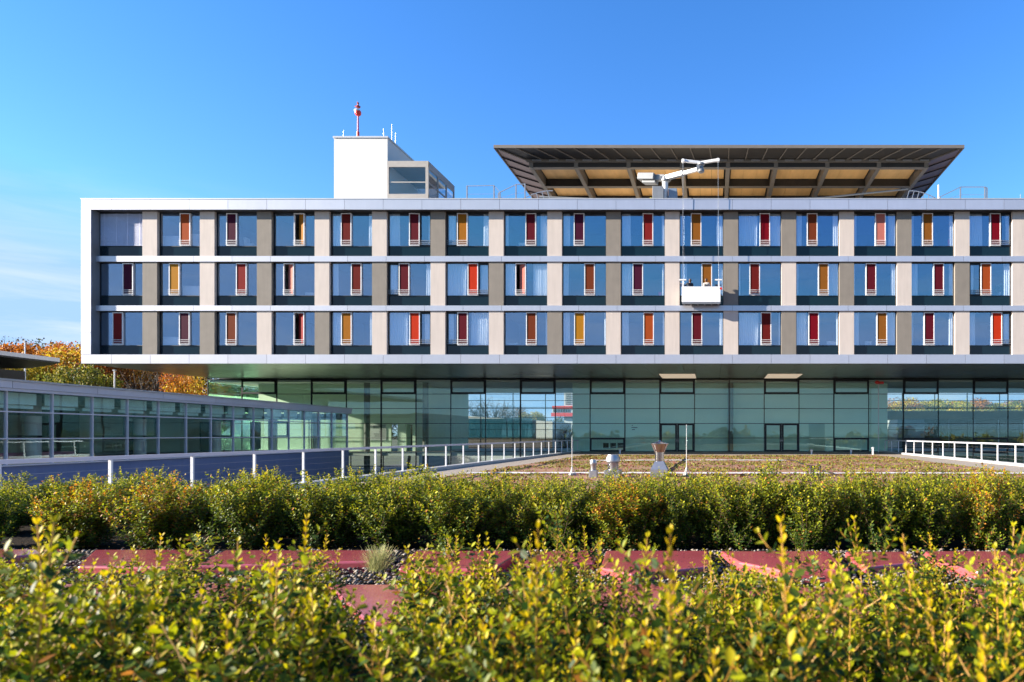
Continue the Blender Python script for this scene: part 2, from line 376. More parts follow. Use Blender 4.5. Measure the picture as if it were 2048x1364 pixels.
rnd = random.Random(11)
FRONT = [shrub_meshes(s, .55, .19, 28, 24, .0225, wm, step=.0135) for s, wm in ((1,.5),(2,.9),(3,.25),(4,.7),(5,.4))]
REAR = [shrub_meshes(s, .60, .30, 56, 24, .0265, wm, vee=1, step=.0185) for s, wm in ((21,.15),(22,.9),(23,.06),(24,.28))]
TONE = ['yellow-green', 'orange-tinged', 'deep green', 'golden', 'fresh green']
def side(px):
    return 'left edge' if px < 200 else 'left' if px < 700 else 'left of centre' if px < 950 else 'centre' if px < 1150 else 'right of centre' if px < 1450 else 'right' if px < 1850 else 'right edge'
cnt = {}
ORD = ['first', 'second', 'third', 'fourth', 'fifth', 'sixth', 'seventh', 'eighth', 'ninth', 'tenth', 'eleventh', 'twelfth', 'thirteenth', 'fourteenth', 'fifteenth',
       'sixteenth', 'seventeenth', 'eighteenth', 'nineteenth', 'twentieth', 'twenty-first', 'twenty-second']
# front hedge: four ragged rows before the slabs
PLACE = ('nearest the camera', 'second nearest', 'third nearest', 'just before the red slabs')
def front(row, yy, pxs, tops):
    for i, (px, top) in enumerate(zip(pxs, tops)):
        y = yy+rnd.uniform(-.08, .08); k = rnd.randrange(5); topz = Z(top+rnd.uniform(-14, 14), y)
        put_shrub(FRONT[k], X(px, y), y, .695, rnd.uniform(0, 6.28), rnd.uniform(.85, 1.05), (topz-.70)/.56,
                  '%s shrub, %s from left in front hedge row %s' % (TONE[k], ORD[i], PLACE[row]), 'shrubs of the front hedge')
front(0, 1.0, [-70, 190, 480, 760, 1060, 1340, 1640, 1930, 2140], [1260, 1275, 1255, 1300, 1262, 1300, 1265, 1255, 1270])
front(1, 1.36, [-30, 150, 350, 560, 800, 1010, 1180, 1400, 1600, 1800, 2010], [1205, 1222, 1195, 1210, 1262, 1200, 1232, 1218, 1240, 1205, 1190])
front(2, 1.76, [-60, 90, 245, 400, 545, 900, 1040, 1140, 1390, 1495, 1580, 1860, 2010], [1175, 1185, 1170, 1190, 1175, 1165, 1190, 1175, 1215, 1185, 1190, 1180, 1175])
front(3, 2.2, [-40, 35, 175, 330, 470, 600, 890, 975, 1105, 1180, 1415, 1520, 1790, 1900, 2010], [1150, 1125, 1145, 1130, 1155, 1135, 1112, 1140, 1105, 1170, 1160, 1140, 1150, 1142, 1150])
# rear hedge: two rows behind the slabs
TR = ['olive green', 'orange and green', 'dark green', 'yellow-green']
bases = [-60, 155, 318, 505, 655, 790, 920, 1052, 1130, 1255, 1342, 1450, 1530, 1622, 1740, 1830, 1968, 2090]
bk = [2, 1, 1, 3, 0, 2, 0, 3, 2, 1, 2, 3, 0, 0, 3, 2, 1, 3]
for i, px in enumerate(bases):
    y = 5.0+rnd.uniform(-.08, .12); k = bk[i]
    topz = Z(952+rnd.uniform(-22, 12), y)
    put_shrub(REAR[k], X(px, y), y, .695, rnd.uniform(0, 6.28), 1.0*rnd.uniform(.92, 1.12), (topz-.695)/.62,
              '%s shrub, %s from left in the hedge directly behind the red slabs' % (TR[k], ORD[i]), 'shrubs of the rear hedge')
bb = [40, 420, 560, 705, 850, 985, 1110, 1200, 1300, 1400, 1490, 1580, 1680, 1790, 1890, 2010]
for i, px in enumerate(bb):
    y = 5.75+rnd.uniform(-.1, .1); k = rnd.choice((0, 2, 3))
    if i == 0: px = -10
    put_shrub(REAR[k], X(px, y), y, .695, rnd.uniform(0, 6.28), 1.12, (Z(955+rnd.uniform(-18, 20), y)-.695)/.62,
              '%s shrub, %s from left in the back row of the rear hedge' % (TR[k], ORD[i]), 'shrubs of the rear hedge')

for i in range(19):
    y = 6.45+rnd.uniform(-.08, .1); k = rnd.choice((0, 2, 3)); px = -60+i*118+rnd.uniform(-25, 25)
    put_shrub(REAR[k], X(px, y), y, .695, rnd.uniform(0, 6.28), 1.15, (Z(957+rnd.uniform(-18, 16), y)-.695)/.62,
              '%s shrub, %s from left in the hindmost row towards the green roof' % (TR[k], ORD[i]), 'shrubs of the rear hedge')
# ------------------------------------------------------------------ red slabs, gravel, tuft
SZ = .775
def gp(px, py, z=SZ):
    Y_ = (EYE-z)*F/(py-PY); return ((px-PX)/F*Y_, Y_)
slabs = [([(-150,1098),(128,1098),(132,1102),(-190,1134)], 'red slab cut by the left picture edge, behind the front hedge'),
         ([(190,1099),(420,1099),(345,1134),(155,1132)], 'red slab behind the bushes second from left in the back row'),
         ([(450,1100),(785,1100),(742,1122),(380,1132)], 'long red slab left of the grass tuft'),
         ([(832,1101),(1047,1101),(985,1138),(797,1136)], 'red slab right of the grass tuft, slanted on its left side'),
         ([(1092,1101),(1194,1101),(1188,1126),(1022,1134)], 'small wedge-shaped red slab in the middle of the back row'),
         ([(1212,1101),(1418,1101),(1420,1132),(1262,1148),(1200,1134)], 'broad red slab just right of the small wedge-shaped one'),
         ([(1440,1102),(1655,1102),(1700,1138),(1560,1140),(1478,1124)], 'large red slab with a bright front face, right of centre'),
         ([(1690,1103),(1812,1103),(1836,1124),(1730,1134)], 'narrow red slab between the two large ones at right'),
         ([(1846,1102),(2030,1102),(2110,1118),(2110,1140),(1955,1142),(1880,1124)], 'large shiny red slab at the right picture edge')]
for poly, lab in slabs:
    o = MB().prism([gp(*p) for p in poly], .63, SZ).build('red_slab', M['slab'], bevel=.012)
    tag(o, lab, 'slab', 'red slabs laid between the hedges')
fs_ = [([(-220,1158),(225,1156),(170,1232),(-260,1236)], 'pinkish red slab of the front row at the left picture edge'),
       ([(262,1154),(600,1155),(670,1228),(205,1232)], 'pinkish red slab of the front row second from left'),
       ([(655,1158),(1030,1156),(1080,1226),(735,1232)], 'pinkish red slab of the front row below the grass tuft'),
       ([(1070,1158),(1350,1156),(1435,1226),(1120,1238)], 'pinkish red slab of the front row at the centre'),
       ([(1400,1164),(1735,1162),(1750,1224),(1480,1236)], 'pinkish red slab of the front row right of centre'),
       ([(1775,1164),(2080,1162),(2110,1232),(1800,1236)], 'pinkish red slab of the front row at the right')]
for poly, lab in fs_:
    o = MB().prism([gp(*p) for p in poly], .63, SZ-.03).build('red_slab', M['slab'], bevel=.012)
    tag(o, lab, 'slab', 'red slabs laid between the hedges')
# pebbles
def pebbles():
    r = np.random.RandomState(5); n = 15000
    base = np.array([(1,0,0),(-1,0,0),(0,1,0),(0,-1,0),(0,0,1),(0,0,-1)], float)
    fc = [(0,2,4),(2,1,4),(1,3,4),(3,0,4),(2,0,5),(1,2,5),(3,1,5),(0,3,5)]
    y = r.uniform(2.6, 4.75, n); x = np.where(True, r.uniform(-1.15, .52, n)*y, 0)
    s = r.uniform(.006, .015, (n, 1, 1))*np.array((1.25, 1, .7))[None,None,:]*r.uniform(.75, 1.25, (n,6,1))
    a = r.rand(n)*6.28; R = np.zeros((n,3,3)); R[:,0,0]=np.cos(a); R[:,0,1]=-np.sin(a); R[:,1,0]=np.sin(a); R[:,1,1]=np.cos(a); R[:,2,2]=1
    v = np.einsum('nij,nkj->nki', R, base[None]*s)+np.stack([x, y, .722+r.uniform(0, .016, n)], 1)[:,None,:]
    me = D.meshes.new('pebbles'); f = (np.arange(n)[:,None,None]*6+np.array(fc)[None]).reshape(-1,3)
    me.from_pydata(v.reshape(-1,3).tolist(), [], f.tolist())
    pal = np.array([(.42,.36,.30),(.20,.18,.17),(.30,.22,.18),(.55,.50,.44),(.12,.11,.11),(.36,.27,.20)])
    c = pal[r.randint(0,6,n)]*r.uniform(.35,.65,(n,1)); c4 = np.ones((n,6,4)); c4[:,:,:3] = c[:,None,:]
    ca = me.attributes.new('Col', 'FLOAT_COLOR', 'POINT'); ca.data.foreach_set('color', c4.reshape(-1))
    me.polygons.foreach_set('use_smooth', [True]*len(f))
    me.materials.append(M['stone']); o = D.objects.new('gravel', me); COL.objects.link(o); tag(o, 'brown and grey pebbles between the red slabs', 'gravel', kind='stuff')
pebbles()
# ornamental grass tuft
def tuft(name, px, py, z, h, n, label, seed=3, cols=((.34,.38,.12),(.60,.56,.28)), spread=.9):
    r = np.random.RandomState(seed); x, y = gp(px, py, z)
    root = thing(name, (x, y, z), label, 'grass')
    P=[];Dr=[];N=[];Ln=[];C=[]
    for i in range(n):
        a = r.rand()*6.28; tilt = abs(r.normal(0, .35))*spread; L_ = h*r.uniform(.5, 1.05)
        d = np.array((math.cos(a)*math.sin(tilt), math.sin(a)*math.sin(tilt), math.cos(tilt)))
        p = np.array((r.normal(0,.02), r.normal(0,.02), 0))
        for s in range(3):
            P.append(p.copy()); Dr.append(d.copy()); N.append(np.array((math.cos(a),math.sin(a),.1))); Ln.append(L_/3*1.03)
            t = r.rand(); C.append(np.array(cols[0])*(1-t)+np.array(cols[1])*t)
            p = p+d*L_/3; d = d+np.array((math.cos(a)*.14, math.sin(a)*.14, -.1)); d /= np.linalg.norm(d)
    me = leaf_mesh('blades', P, Dr, N, Ln, np.full(len(P), .0028), C, M['grass'])
    o = D.objects.new('blades', me); COL.objects.link(o); o.parent = root
tuft('grass_tuft', 757, 1152, .70, .20, 520, 'fine pale green grass tuft growing between two red slabs', spread=1.0)
tuft('grass_tuft', 1345, 1148, .70, .06, 90, 'small green weed at the edge of the gravel near the centre', 8, ((.12,.20,.05),(.2,.28,.07)), 1.6)
tuft('grass_tuft', 1855, 1126, .70, .07, 90, 'small grey-green weed between the right-hand red slabs', 9, ((.14,.20,.07),(.2,.28,.09)), 1.6)
# small tufts on the green roof
def sedum_tufts():
    r = np.random.RandomState(9); n = 48000
    y = r.uniform(20, 50, n); x = r.uniform(-9.9, 12.6, n)
    f = np.sin(x*1.3+y*.7)*.5+np.sin(x*.45-y*1.1+2)*.5+np.sin(x*3.1+1)*np.sin(y*1.9)*.5
    keep = (f+r.normal(0,.55,n)) > .0
    keep &= ~((y > 26.0) & (y < 27.4)); keep &= ~((np.abs(y-39.7-.9*np.sin((x+7.5)/12*3.1-.5)*.6) < .75) & (x > -8) & (x < 5))
    x=x[keep];y=y[keep];n=len(x)
    a = r.rand(n)*6.28
    P = np.stack([x,y,np.full(n,.012)],1); Dr = np.stack([np.cos(a)*.6,np.sin(a)*.6,r.uniform(.4,1.2,n)],1); N = np.stack([-np.cos(a),-np.sin(a),np.ones(n)],1)
    pal = np.array([(.34,.36,.06),(.24,.28,.05),(.44,.40,.09),(.34,.09,.05),(.40,.28,.08),(.30,.32,.05)])
    C = pal[r.randint(0,6,n)]*r.uniform(.7,1.2,(n,1)); Ln = r.uniform(.03,.085,n)
    me = leaf_mesh('sedum_plants', P, Dr, N, Ln, Ln*.9, C, M['grass'], quad=True)
    o = D.objects.new('sedum_plants', me); COL.objects.link(o); tag(o, 'low sedum plants covering the green roof', 'ground cover', kind='stuff')
sedum_tufts()

# ------------------------------------------------------------------ deck railings
def railing(xr, y0, ys, label, name='deck_railing', sgn=1):
    t = thing(name, (xr, ys[0], 0), label, 'railing', 'railings along the roof deck')
    yend = ys[-1]
    MB().box(xr-.20, xr+.20, y0, 60, .004, .14).build('kerb', M['white_metal'], t)
    h = MB(); h.beam((xr, y0, 1.10), (xr, yend, 1.10), .07, .08); h.build('handrail', M['lavender_metal'], t)
    for i, y in enumerate(ys):
        m = MB(); m.box(xr-.03, xr+.03, y-.022, y+.022, .141, 1.07); m.box(xr-.05, xr+.05, y-.05, y+.05, .142, .16)
        m.build('post', M['white_enamel'], t)
    for z in (.32, .50, .68, .86):
        MB().tube((xr, y0, z), (xr, yend, z), .003, 5).build('cable', M['galv'], t)
ysl = [9.18+2.1*k for k in range(25)]
railing(-12.4, 7, [y for y in ysl if y < 60], 'white post-and-cable railing running along the left side of the roof deck')
railing(15.5, 14, [14.4+2.1*k for k in range(22)], 'white post-and-cable railing running along the right side of the roof deck')

# ------------------------------------------------------------------ main building
Y0 = 47.4
bld = thing('long_building', (0, Y0, -4), 'long three-storey white-framed building floating over a glazed hall, coloured vent panels in its windows', 'building')
XL = X(162, Y0); XR = X(2620, Y0); XLI = X(181.5, Y0)
zt, zti = Z(398, Y0), Z(419, Y0); zb, zbi = Z(727, Y0), Z(709, Y0)
def banded(name, x0, x1, y0, y1, z0, z1, m, start, gap=.02, step=2.83):
    mb_ = MB(); x = start
    xs = [x0]
    while x < x1: 
        if x > x0+.3: xs.append(x)
        x += step
    xs.append(x1)
    for a, b_ in zip(xs[:-1], xs[1:]): mb_.box(a+gap/2, b_-gap/2, y0, y1, z0, z1)
    o = mb_.build(name, m, bld)
    return o
banded('top_band', XL, XR, Y0, Y0+.10, zti, zt, M['silver_metal'], X(223, Y0))
banded('bottom_band', XL, XR, Y0, Y0+.10, zb, zbi, M['silver_metal'], X(223, Y0))
mbp = MB(); zs = [zbi+.01]+[Z(p, Y0) for p in (665, 598, 531, 465)]+[zti-.01]
for a, b_ in zip(zs[:-1], zs[1:]): mbp.box(XL, XLI, Y0+.001, Y0+.10, a+.01, b_-.01)
mbp.build('end_post', M['silver_metal'], bld)
# body behind the frame
mbb = MB()
mbb.box(XL+.02, XR, Y0+.101, Y0+28, zti+.02, zt-.03)       # roof slab
mbb.box(XL+.02, XR, Y0+.101, Y0+28, zb+.06, zbi-.02)        # lowest slab
mbb.box(XL+.02, XLI-.02, Y0+.101, Y0+28, zbi, zti)            # end wall
mbb.build('shell', M['grey_enamel'], bld)
MB().box(XL+.1, XR, Y0+.61, Y0+40, zt-.029, zt+.012).build('roof_bounce_gravel', M['roof_bounce_gravel'], bld)  # unseen pale roof sheet, added to bounce light under the platform
MB().box(XLI, XR, Y0+.102, Y0+.95, zti+.004, zti+.019).build('frame_shade_strip', M['platform_dark'], bld)  # dark strip standing in for the shade under the frame
MB().box(XL-.02, XR, Y0-.03, Y0+.6, zt-.006, zt+.05).build('roof_coping', M['white_metal'], bld)
YB = 47.77
bandz = [(Z(523, YB), Z(512, YB)), (Z(621.5, YB), Z(611, YB))]
for a, b_ in bandz:
    banded('storey_band', XLI+.01, XR, YB, YB+.08, a, b_, M['silver_metal'], X(233, YB))
YP = 47.86; YG = 48.08
pl = [284.7,399.5,513.6,629.2,744,861,977.7,1094.4,1212,1329.7,1447,1563,1678.8,1794,1910,2025,2141,2257,2373]
rowp = ['LLDLLDLLDLDDLDLLDLL', 'DLDLDLDLDLDLDLDLDLD', 'DDLDLLLDLLLDLDLLDLL']
rz_ = [(bandz[0][1], zti+.02), (bandz[1][1], bandz[0][0]), (zbi-.02, bandz[1][0])]
for r_ in range(3):
    for i, px in enumerate(pl):
        x0 = X(px, YP); x1 = X(px+29.3, YP)
        MB().box(x0, x1, YP, YP+.5, rz_[r_][0]+.001, rz_[r_][1]-.001).build('wall_pier', M['beige'] if rowp[r_][i] == 'L' else M['taupe'], bld)
# slabs and rooms
for k, (a, b_) in enumerate(bandz):
    MB().box(XLI, XR, YB+.081, Y0+9, a+.03, b_-.03).build('floor_slab', M['concrete'], bld)
rm = MB()
rm.box(XLI, XR, 53.4, 53.6, zbi, zti)
for px in pl:
    xm = (X(px, YP)+X(px+29.3, YP))/2
    for r_ in range(3): rm.box(xm-.09, xm+.09, YP+.502, 53.39, rz_[r_][0]+.05, rz_[r_][1]-.05)
rm.build('room_walls', M['room'], bld)
MB().box(XLI-.001, XLI+.02, Y0+.11, YG+.2, zbi, zti).build('end_reveal', M['grey_enamel'], bld)

pan = {  # frame left edge px, colour; '*' marks a vent standing open, '<' / '>' a dark casement on that side
 0: [None, (359,'q'), (452.3,'p'), (587.5,'o*'), (681.5,'d'), (818,'m>'), (913.8,'o<'), (1050.8,'m'), (1147.5,'p'), (1285.3,'r'), (1381.7,'n'), (1519.2,'c'), (1614,'b'), (1750.5,'s'), (1845,'n'), (1980.4,'c>')],
 1: [(244.8,'p'), (337.5,'O'), (471.8,'r'), (566.3,'s*'), (701.8,'d'), (797.4,'m<'), (935,'R>'), (1030.5,'s*'), (1168.6,'b'), (1265,'p'), (1403,'n'), (1499,'d'), (1636.5,'n'), (1731.6,'m'), (1867,'m'), (1961.7,'q<')],
 2: [(224.5,'r'), (357.8,'p'), (451.5,'b'), (587,'r*'), (682,'o'), (818.5,'R>'), (914.4,'m<'), (1052,'b'), (1148.3,'O'), (1286.6,'q'), (1383.3,'m'), (1521.6,'d'), (1617,'c'), (1753.5,'n'), (1848,'m'), (1983.6,'R>')]}
cur = {0: {4:(20,9),5:(20,6),6:(17,12),7:(6,14),8:(13,0),9:(17,5),10:(4,12),11:(38,20),12:(11,10),13:(5,13),14:(5,7),15:(26,8)},
       1: {4:(11,3),5:(15,10),6:(38,16),7:(18,28),8:(10,0),9:(18,4),10:(13,8),11:(3,0),12:(4,20),13:(2,8),14:(13,7),15:(10,12)},
       2: {4:(18,7),5:(36,14),6:(12,36),7:(0,4),8:(12,3),9:(13,3),10:(0,6),11:(40,3),12:(20,3),13:(10,18),14:(4,7),15:(12,14)}}
gy = [(427, 492, 511), (527, 591, 610.5), (625, 690.5, 708.5)]
ROWN = ['top', 'middle', 'bottom']
CN = {'r':'red','R':'bright orange-red','p':'dark purple','m':'maroon','o':'orange','O':'amber','b':'red-brown','c':'crimson','s':'salmon','n':'ochre brown','d':'dark red','q':'rust orange'}
def curtain_mesh(x0, x1, y, z0, z1, seed):
    r = random.Random(seed); n = max(6, int((x1-x0)/.028)); mb_ = MB(); vs = []
    ph = r.uniform(0, 6); fr = r.uniform(38, 52)
    lean = r.uniform(-.06, .06)
    for k, z in enumerate((z0, (z0+z1)/2, z1)):
        for i in range(n+1):
            x = x0+(x1-x0)*i/n; am = .04 if k == 0 else .03
            vs.append((x+lean*(1-k/2)*(x1-x0), y+am*math.sin(fr*x+ph+.5*math.sin(9*x+k*.3)), z))
    mb_.add(vs, [(k*(n+1)+i, k*(n+1)+i+1, (k+1)*(n+1)+i+1, (k+1)*(n+1)+i) for k in range(2) for i in range(n)])
    return mb_
rp = random.Random(77)
for r_ in range(3):
    yt, ym, yb_ = gy[r_]; zt_, zm, zl = Z(yt, YG), Z(ym, YG), Z(yb_, YG)
    for i in range(len(pl)):
        xa = XLI+.03 if i == 0 else X(pl[i-1]+29.3, YP)+.002
        xb = X(pl[i], YP)-.002
        wtop = rz_[r_][1]-.01; wbot = rz_[r_][0]+.005
        fr = MB(); w_ = .05
        fr.box(xa, xa+w_, YG, YG+.09, wbot, wtop); fr.box(xb-w_, xb, YG, YG+.09, wbot, wtop)
        fr.box(xa+w_, xb-w_, YG+.001, YG+.09, zt_, wtop); fr.box(xa+w_, xb-w_, YG+.001, YG+.09, wbot, wbot+.03)
        fr.box(xa+w_, xb-w_, YG+.001, YG+.09, zm-.04, zm)
        spec = pan[r_][i] if i < 16 else (pl[i]-29-rp.choice((25, 52)), rp.choice('rmnodbc'))
        wob = fr.build('window', M['dark_frame'], bld)
        wob['label'] = '%s storey window%s' % (ROWN[r_], '' if not spec else ' with %s vent panel' % CN[spec[1][0]])
        MB().box(xa+w_, xb-w_, YG+.03, YG+.05, wbot+.03, zm-.04).build('spandrel', M['spandrel'], wob)
        if spec is None:                                     # closed outer blind
            bl = MB(); nsl = 30
            for k in range(nsl):
                z = zm+.02+(zt_-zm-.04)*k/nsl; sh_ = rp.uniform(-.006, .006)
                bl.add([(xa+.06,YG-.05,z),(xb-.03,YG-.05,z),(xb-.03,YG-.005,z+.060+sh_),(xa+.06,YG-.005,z+.066-sh_)], [(0,1,2,3)])
            for f_ in (.12, .38, .63, .9):
                xx = xa+(xb-xa)*f_; bl.box(xx-.008, xx+.008, YG-.062, YG-.053, zm, zt_)
            bl.build('slatted_blind', M['blind'], wob)
            MB().box(xa+w_, xb-w_, YG+.03, YG+.045, zm, zt_).build('pane', M['glass'], wob); continue
        vx0 = X(spec[0], YG-.08); vx1 = X(spec[0]+21, YG-.08); code = spec[1]
        pn = MB(); pn.box(xa+w_, vx0, YG+.03, YG+.045, zm, zt_); pn.build('pane', M['glass'], wob)
        MB().box(vx1, xb-w_, YG+.03, YG+.045, zm, zt_).build('pane', M['glass'], wob)
        vf = MB(); t_ = .06
        vf.box(vx0, vx0+t_, YG-.08, YG+.05, zm, zt_); vf.box(vx1-t_, vx1, YG-.08, YG+.05, zm, zt_)
        vf.box(vx0+t_, vx1-t_, YG-.079, YG+.05, zm, zm+.07); vf.box(vx0+t_, vx1-t_, YG-.079, YG+.05, zt_-.06, zt_)
        vf.build('vent_frame', M['white_enamel'], wob)
        pw = vx1-vx0-2*t_
        if '*' in code:
            p_ = MB(); a0 = (vx1-t_-.01, YG-.02); ang = math.radians(20)
            a1 = (a0[0]-pw*math.cos(ang)*.66, a0[1]+pw*math.sin(ang)*.66)
            d_ = Vector((a1[0]-a0[0], a1[1]-a0[1])).normalized(); nn = (-d_.y*.03, d_.x*.03)
            p_.prism([a0, a1, (a1[0]+nn[0], a1[1]+nn[1]), (a0[0]+nn[0], a0[1]+nn[1])], zm+.09, zt_-.08)
        else:
            p_ = MB().box(vx0+t_, vx1-t_, YG-.055, YG+.03, zm+.071, zt_-.061)
        p_.build('vent_panel', PM[code[0]], wob)
        gb = MB()
        for q in range(3): gb.box(vx0-.03, vx1+.03, YG-.13, YG-.10, zm+.09+.14*q, zm+.118+.14*q)
        gb.build('guard_bars', M['white_enamel'], wob)
        for sg, (u0, u1) in (('<', (xa+w_, vx0)), ('>', (vx1, xb-w_))):
            if sg in code:
                c_ = MB(); c_.box(u0, u0+.09, YG-.03, YG+.029, zm, zt_); c_.box(u1-.07, u1, YG-.03, YG+.029, zm, zt_)
                c_.box(u0+.09, u1-.07, YG-.03, YG+.029, zt_-.1, zt_); c_.box(u0+.09, u1-.07, YG-.03, YG+.029, zm, zm+.07)
                c_.build('casement', M['dark_frame'], wob)
                g2 = MB()
                for q in range(3): g2.box(u0, u1, YG-.10, YG-.07, zm+.10+.13*q, zm+.13+.13*q)
                g2.build('guard_bars', M['grey_enamel'], wob)
        cl, crr = (cur[r_].get(i, (0, 0)) if i < 16 else (14, 8))
        yc = YG+.115
        if cl: curtain_mesh(xa+.04, xa+.06+cl*.0370, yc, zm+.02, zt_+.02, i*7+r_).build('curtain', M['curtain'], wob)
        if crr: curtain_mesh(xb-.06-crr*.0370, xb-.04, yc, zm+.02, zt_+.02, i*13+r_+5).build('curtain', M['curtain'], wob)
# white furniture near the glass in the left rooms
def furn(name, px0, px1, py0, py1, label, cat, m='white_enamel', r_=0):
    y = YG+.5; x0, x1 = X(px0, y), X(px1, y); z0 = Z(gy[r_][1], y)+.02; z1 = Z(py0, y)
    t = thing(name, ((x0+x1)/2, y, z0), label, cat)
    MB().box(x0, x1, y, y+.4, z0, z1-.03).build('cabinet_body', M[m], t, bevel=.01)
    MB().box(x0-.02, x1+.02, y-.02, y+.42, z1-.029, z1).build('cabinet_top', M[m], t, bevel=.005)
furn('cabinet', 322, 357, 472, 492, 'white low cabinet behind the glass of the second top storey window', 'cabinet')
furn('cabinet', 382, 397, 468, 492, 'small white cabinet at the right side of the second top storey window', 'cabinet')
furn('cabinet', 366, 397, 572, 591, 'white cabinet behind the second window of the middle storey', 'cabinet', r_=1)
furn('cabinet', 324, 356, 674, 690, 'white cabinet behind the second window of the bottom storey', 'cabinet', r_=2)
def armchair(px, r_, label):
    y = YG+.6; x = X(px, y); z = Z(gy[r_][1], y)+.01
    t = thing('armchair', (x, y, z), label, 'chair')
    MB().box(x-.02, x+.45, y, y+.45, z+.02, z+.22).build('seat', M['white'], t, bevel=.04)
    MB().add([(x-.12,y,z+.02),(x+.06,y,z+.02),(x-.02,y,z+.66),(x-.22,y,z+.62),(x-.12,y+.45,z+.02),(x+.06,y+.45,z+.02),(x-.02,y+.45,z+.66),(x-.22,y+.45,z+.62)],
             [(0,1,2,3),(7,6,5,4),(0,4,5,1),(1,5,6,2),(2,6,7,3),(3,7,4,0)]).build('backrest', M['white'], t, bevel=.03)
armchair(492, 0, 'white armchair in the third window of the top storey')

def sill_item(name, px, r_, w_px, h_px, m, label, cat, plant=False):
    y = YG+.42; x = X(px, y); z = Z(gy[r_][1], y)+.015; s_ = y/F
    t = thing(name, (x, y, z), label, cat)
    if plant:
        MB().lathe((x, y, z), [(.09,0),(.13,.2),(.14,.22)], 14).build('pot', M['white'], t)
        r = np.random.RandomState(1); n = 160; v = r.normal(0, 1, (n,3)); v /= np.linalg.norm(v, axis=1, keepdims=True)
        me = leaf_mesh('leaves', np.array((0,0,.5))+v*np.array((.32,.2,.26))*r.rand(n,1)**.4, v+np.array((0,0,.3)), r.normal(0,1,(n,3)), np.full(n,.15), np.full(n,.06), np.tile((.14,.22,.08),(n,1)), M['leaf'])
        o = D.objects.new('leaves', me); COL.objects.link(o); o.parent = t
        return
    w2 = w_px*s_/2; h2 = h_px*s_
    MB().box(x-w2, x+w2, y-.1, y+.12, z, z+h2*.8).build('body', m, t, bevel=.02)
    MB().box(x-w2-.012, x+w2+.012, y-.112, y+.132, z+h2*.801, z+h2).build('lid', m, t, bevel=.01)
pinkm = mat('bright_pink', (1.2, .06, .3), .6)
sill_item('potted_plant', 1999, 1, 0, 0, None, 'leafy potted plant behind the glass of the middle storey, right edge', 'plant', True)
sill_item('storage_box', 1676, 1, 9, 8, pinkm, 'bright pink box in the middle storey window with the ochre panel', 'box')
sill_item('storage_box', 1320, 1, 5, 6, pinkm, 'small pink box in the middle storey window left of the gondola', 'box')
sill_item('storage_box', 1900, 0, 8, 12, pinkm, 'pink box in the top storey window second from right', 'box')
sill_item('folded_blanket', 1663, 2, 20, 7, M['white'], 'white folded bedding in the bottom storey window with crimson panel', 'bedding')
sill_item('folded_blanket', 1736, 2, 13, 7, M['white'], 'white folded bedding left of an ochre panel, bottom storey', 'bedding')
sill_item('folded_blanket', 619, 1, 14, 5, M['white'], 'low white tray in the fourth window of the middle storey', 'tray')
sill_item('folded_blanket', 1045, 0, 14, 5, M['white'], 'white folded bedding left of a dark panel, top storey centre', 'bedding')
sill_item('folded_blanket', 1026, 2, 18, 4, M['white'], 'white folded bedding in the bottom storey window near the centre', 'bedding')
# soffit: metal panels with open joints
sof = MB(); ys = [Y0+.11, 51.5, 55.7, 60.0]
x = XL+.02; step = X(80, Y0)-X(0, Y0)
while x < XR:
    for a, b_ in zip(ys[:-1], ys[1:]): sof.box(x+.01, min(x+step, XR)-.01, a+.008, b_-.008, zb-.0, zb+.04)
    x += step
sof.build('soffit', M['soffit'], bld)
MB().box(XL+.03, XR, Y0+.11, 76, zb+.042, zb+.058).build('soffit_backing', M['joint'], bld)
for a, b_ in ((1318, 1390), (1536, 1605), (1027, 1100)):
    y0_, y1_ = (zb-EYE)*F/(PY-748), (zb-EYE)*F/(PY-756)
    MB().box(X(a, y0_), X(b_, y0_), y0_, y1_, zb-.03, zb-.005).build('soffit_panel', M['cream'] if a > 1200 else M['soffit'], bld)

# ---- glazed hall under the cantilever
YH = 60.0; KX = lambda k: X(483+69.7*k, YH)
TZ = [Z(p, YH) for p in (788, 817, 847, 876)]
zh1 = zb-.02
hall0, hall1 = X(415, YH), KX(29)
kmain0, kmain1 = X(1156, YH), X(1765, YH)
mf = MB()
for k in range(-1, 30):
    xk = KX(k) if k >= 0 else hall0
    z0 = .02 if kmain0 < xk < kmain1 else -3.97
    bold = .10 if k in (2, 4, 8, 11, 12, 17, 19) else .06
    mf.box(xk-bold/2, xk+bold/2, YH, YH+.12, z0, zh1)
for z in TZ+[zh1-.06, .05]: mf.box(hall0, hall1, YH+.002, YH+.10, z-.025, z+.025)
mf.box(hall0, hall1, YH+.001, YH+.11, zh1-.10, zh1-.04)
for z in (-1.3, -2.6, -3.9):
    mf.box(hall0, kmain0, YH+.002, YH+.10, z-.03, z+.03); mf.box(kmain1, hall1, YH+.002, YH+.10, z-.03, z+.03)
cw = mf.build('curtain_wall', M['dark_frame'], bld)
MB().box(hall0-.06, hall0, YH+.05, 76, -3.9, zh1).build('side_pane', M['hall_glass'], cw)
for k in range(-1, 29):
    x0 = (KX(k) if k >= 0 else hall0)+.05; x1 = KX(k+1)-.05
    if x1-x0 < .3: continue
    z0 = .06 if (x0 > kmain0-.5 and x1 < kmain1+.5) else -3.9
    if k in (12, 15): z0 = TZ[2]+.03
    MB().box(x0, x1, YH+.045, YH+.06, z0, zh1-.05).build('pane', M['hall_glass'], cw)
def frame(mb_, x0, x1, z0, z1, t, y0, y1):
    mb_.box(x0, x0+t, y0, y1, z0, z1); mb_.box(x1-t, x1, y0, y1, z0, z1); mb_.box(x0+t, x1-t, y0+.001, y1, z0, z0+t); mb_.box(x0+t, x1-t, y0+.001, y1, z1-t, z1)
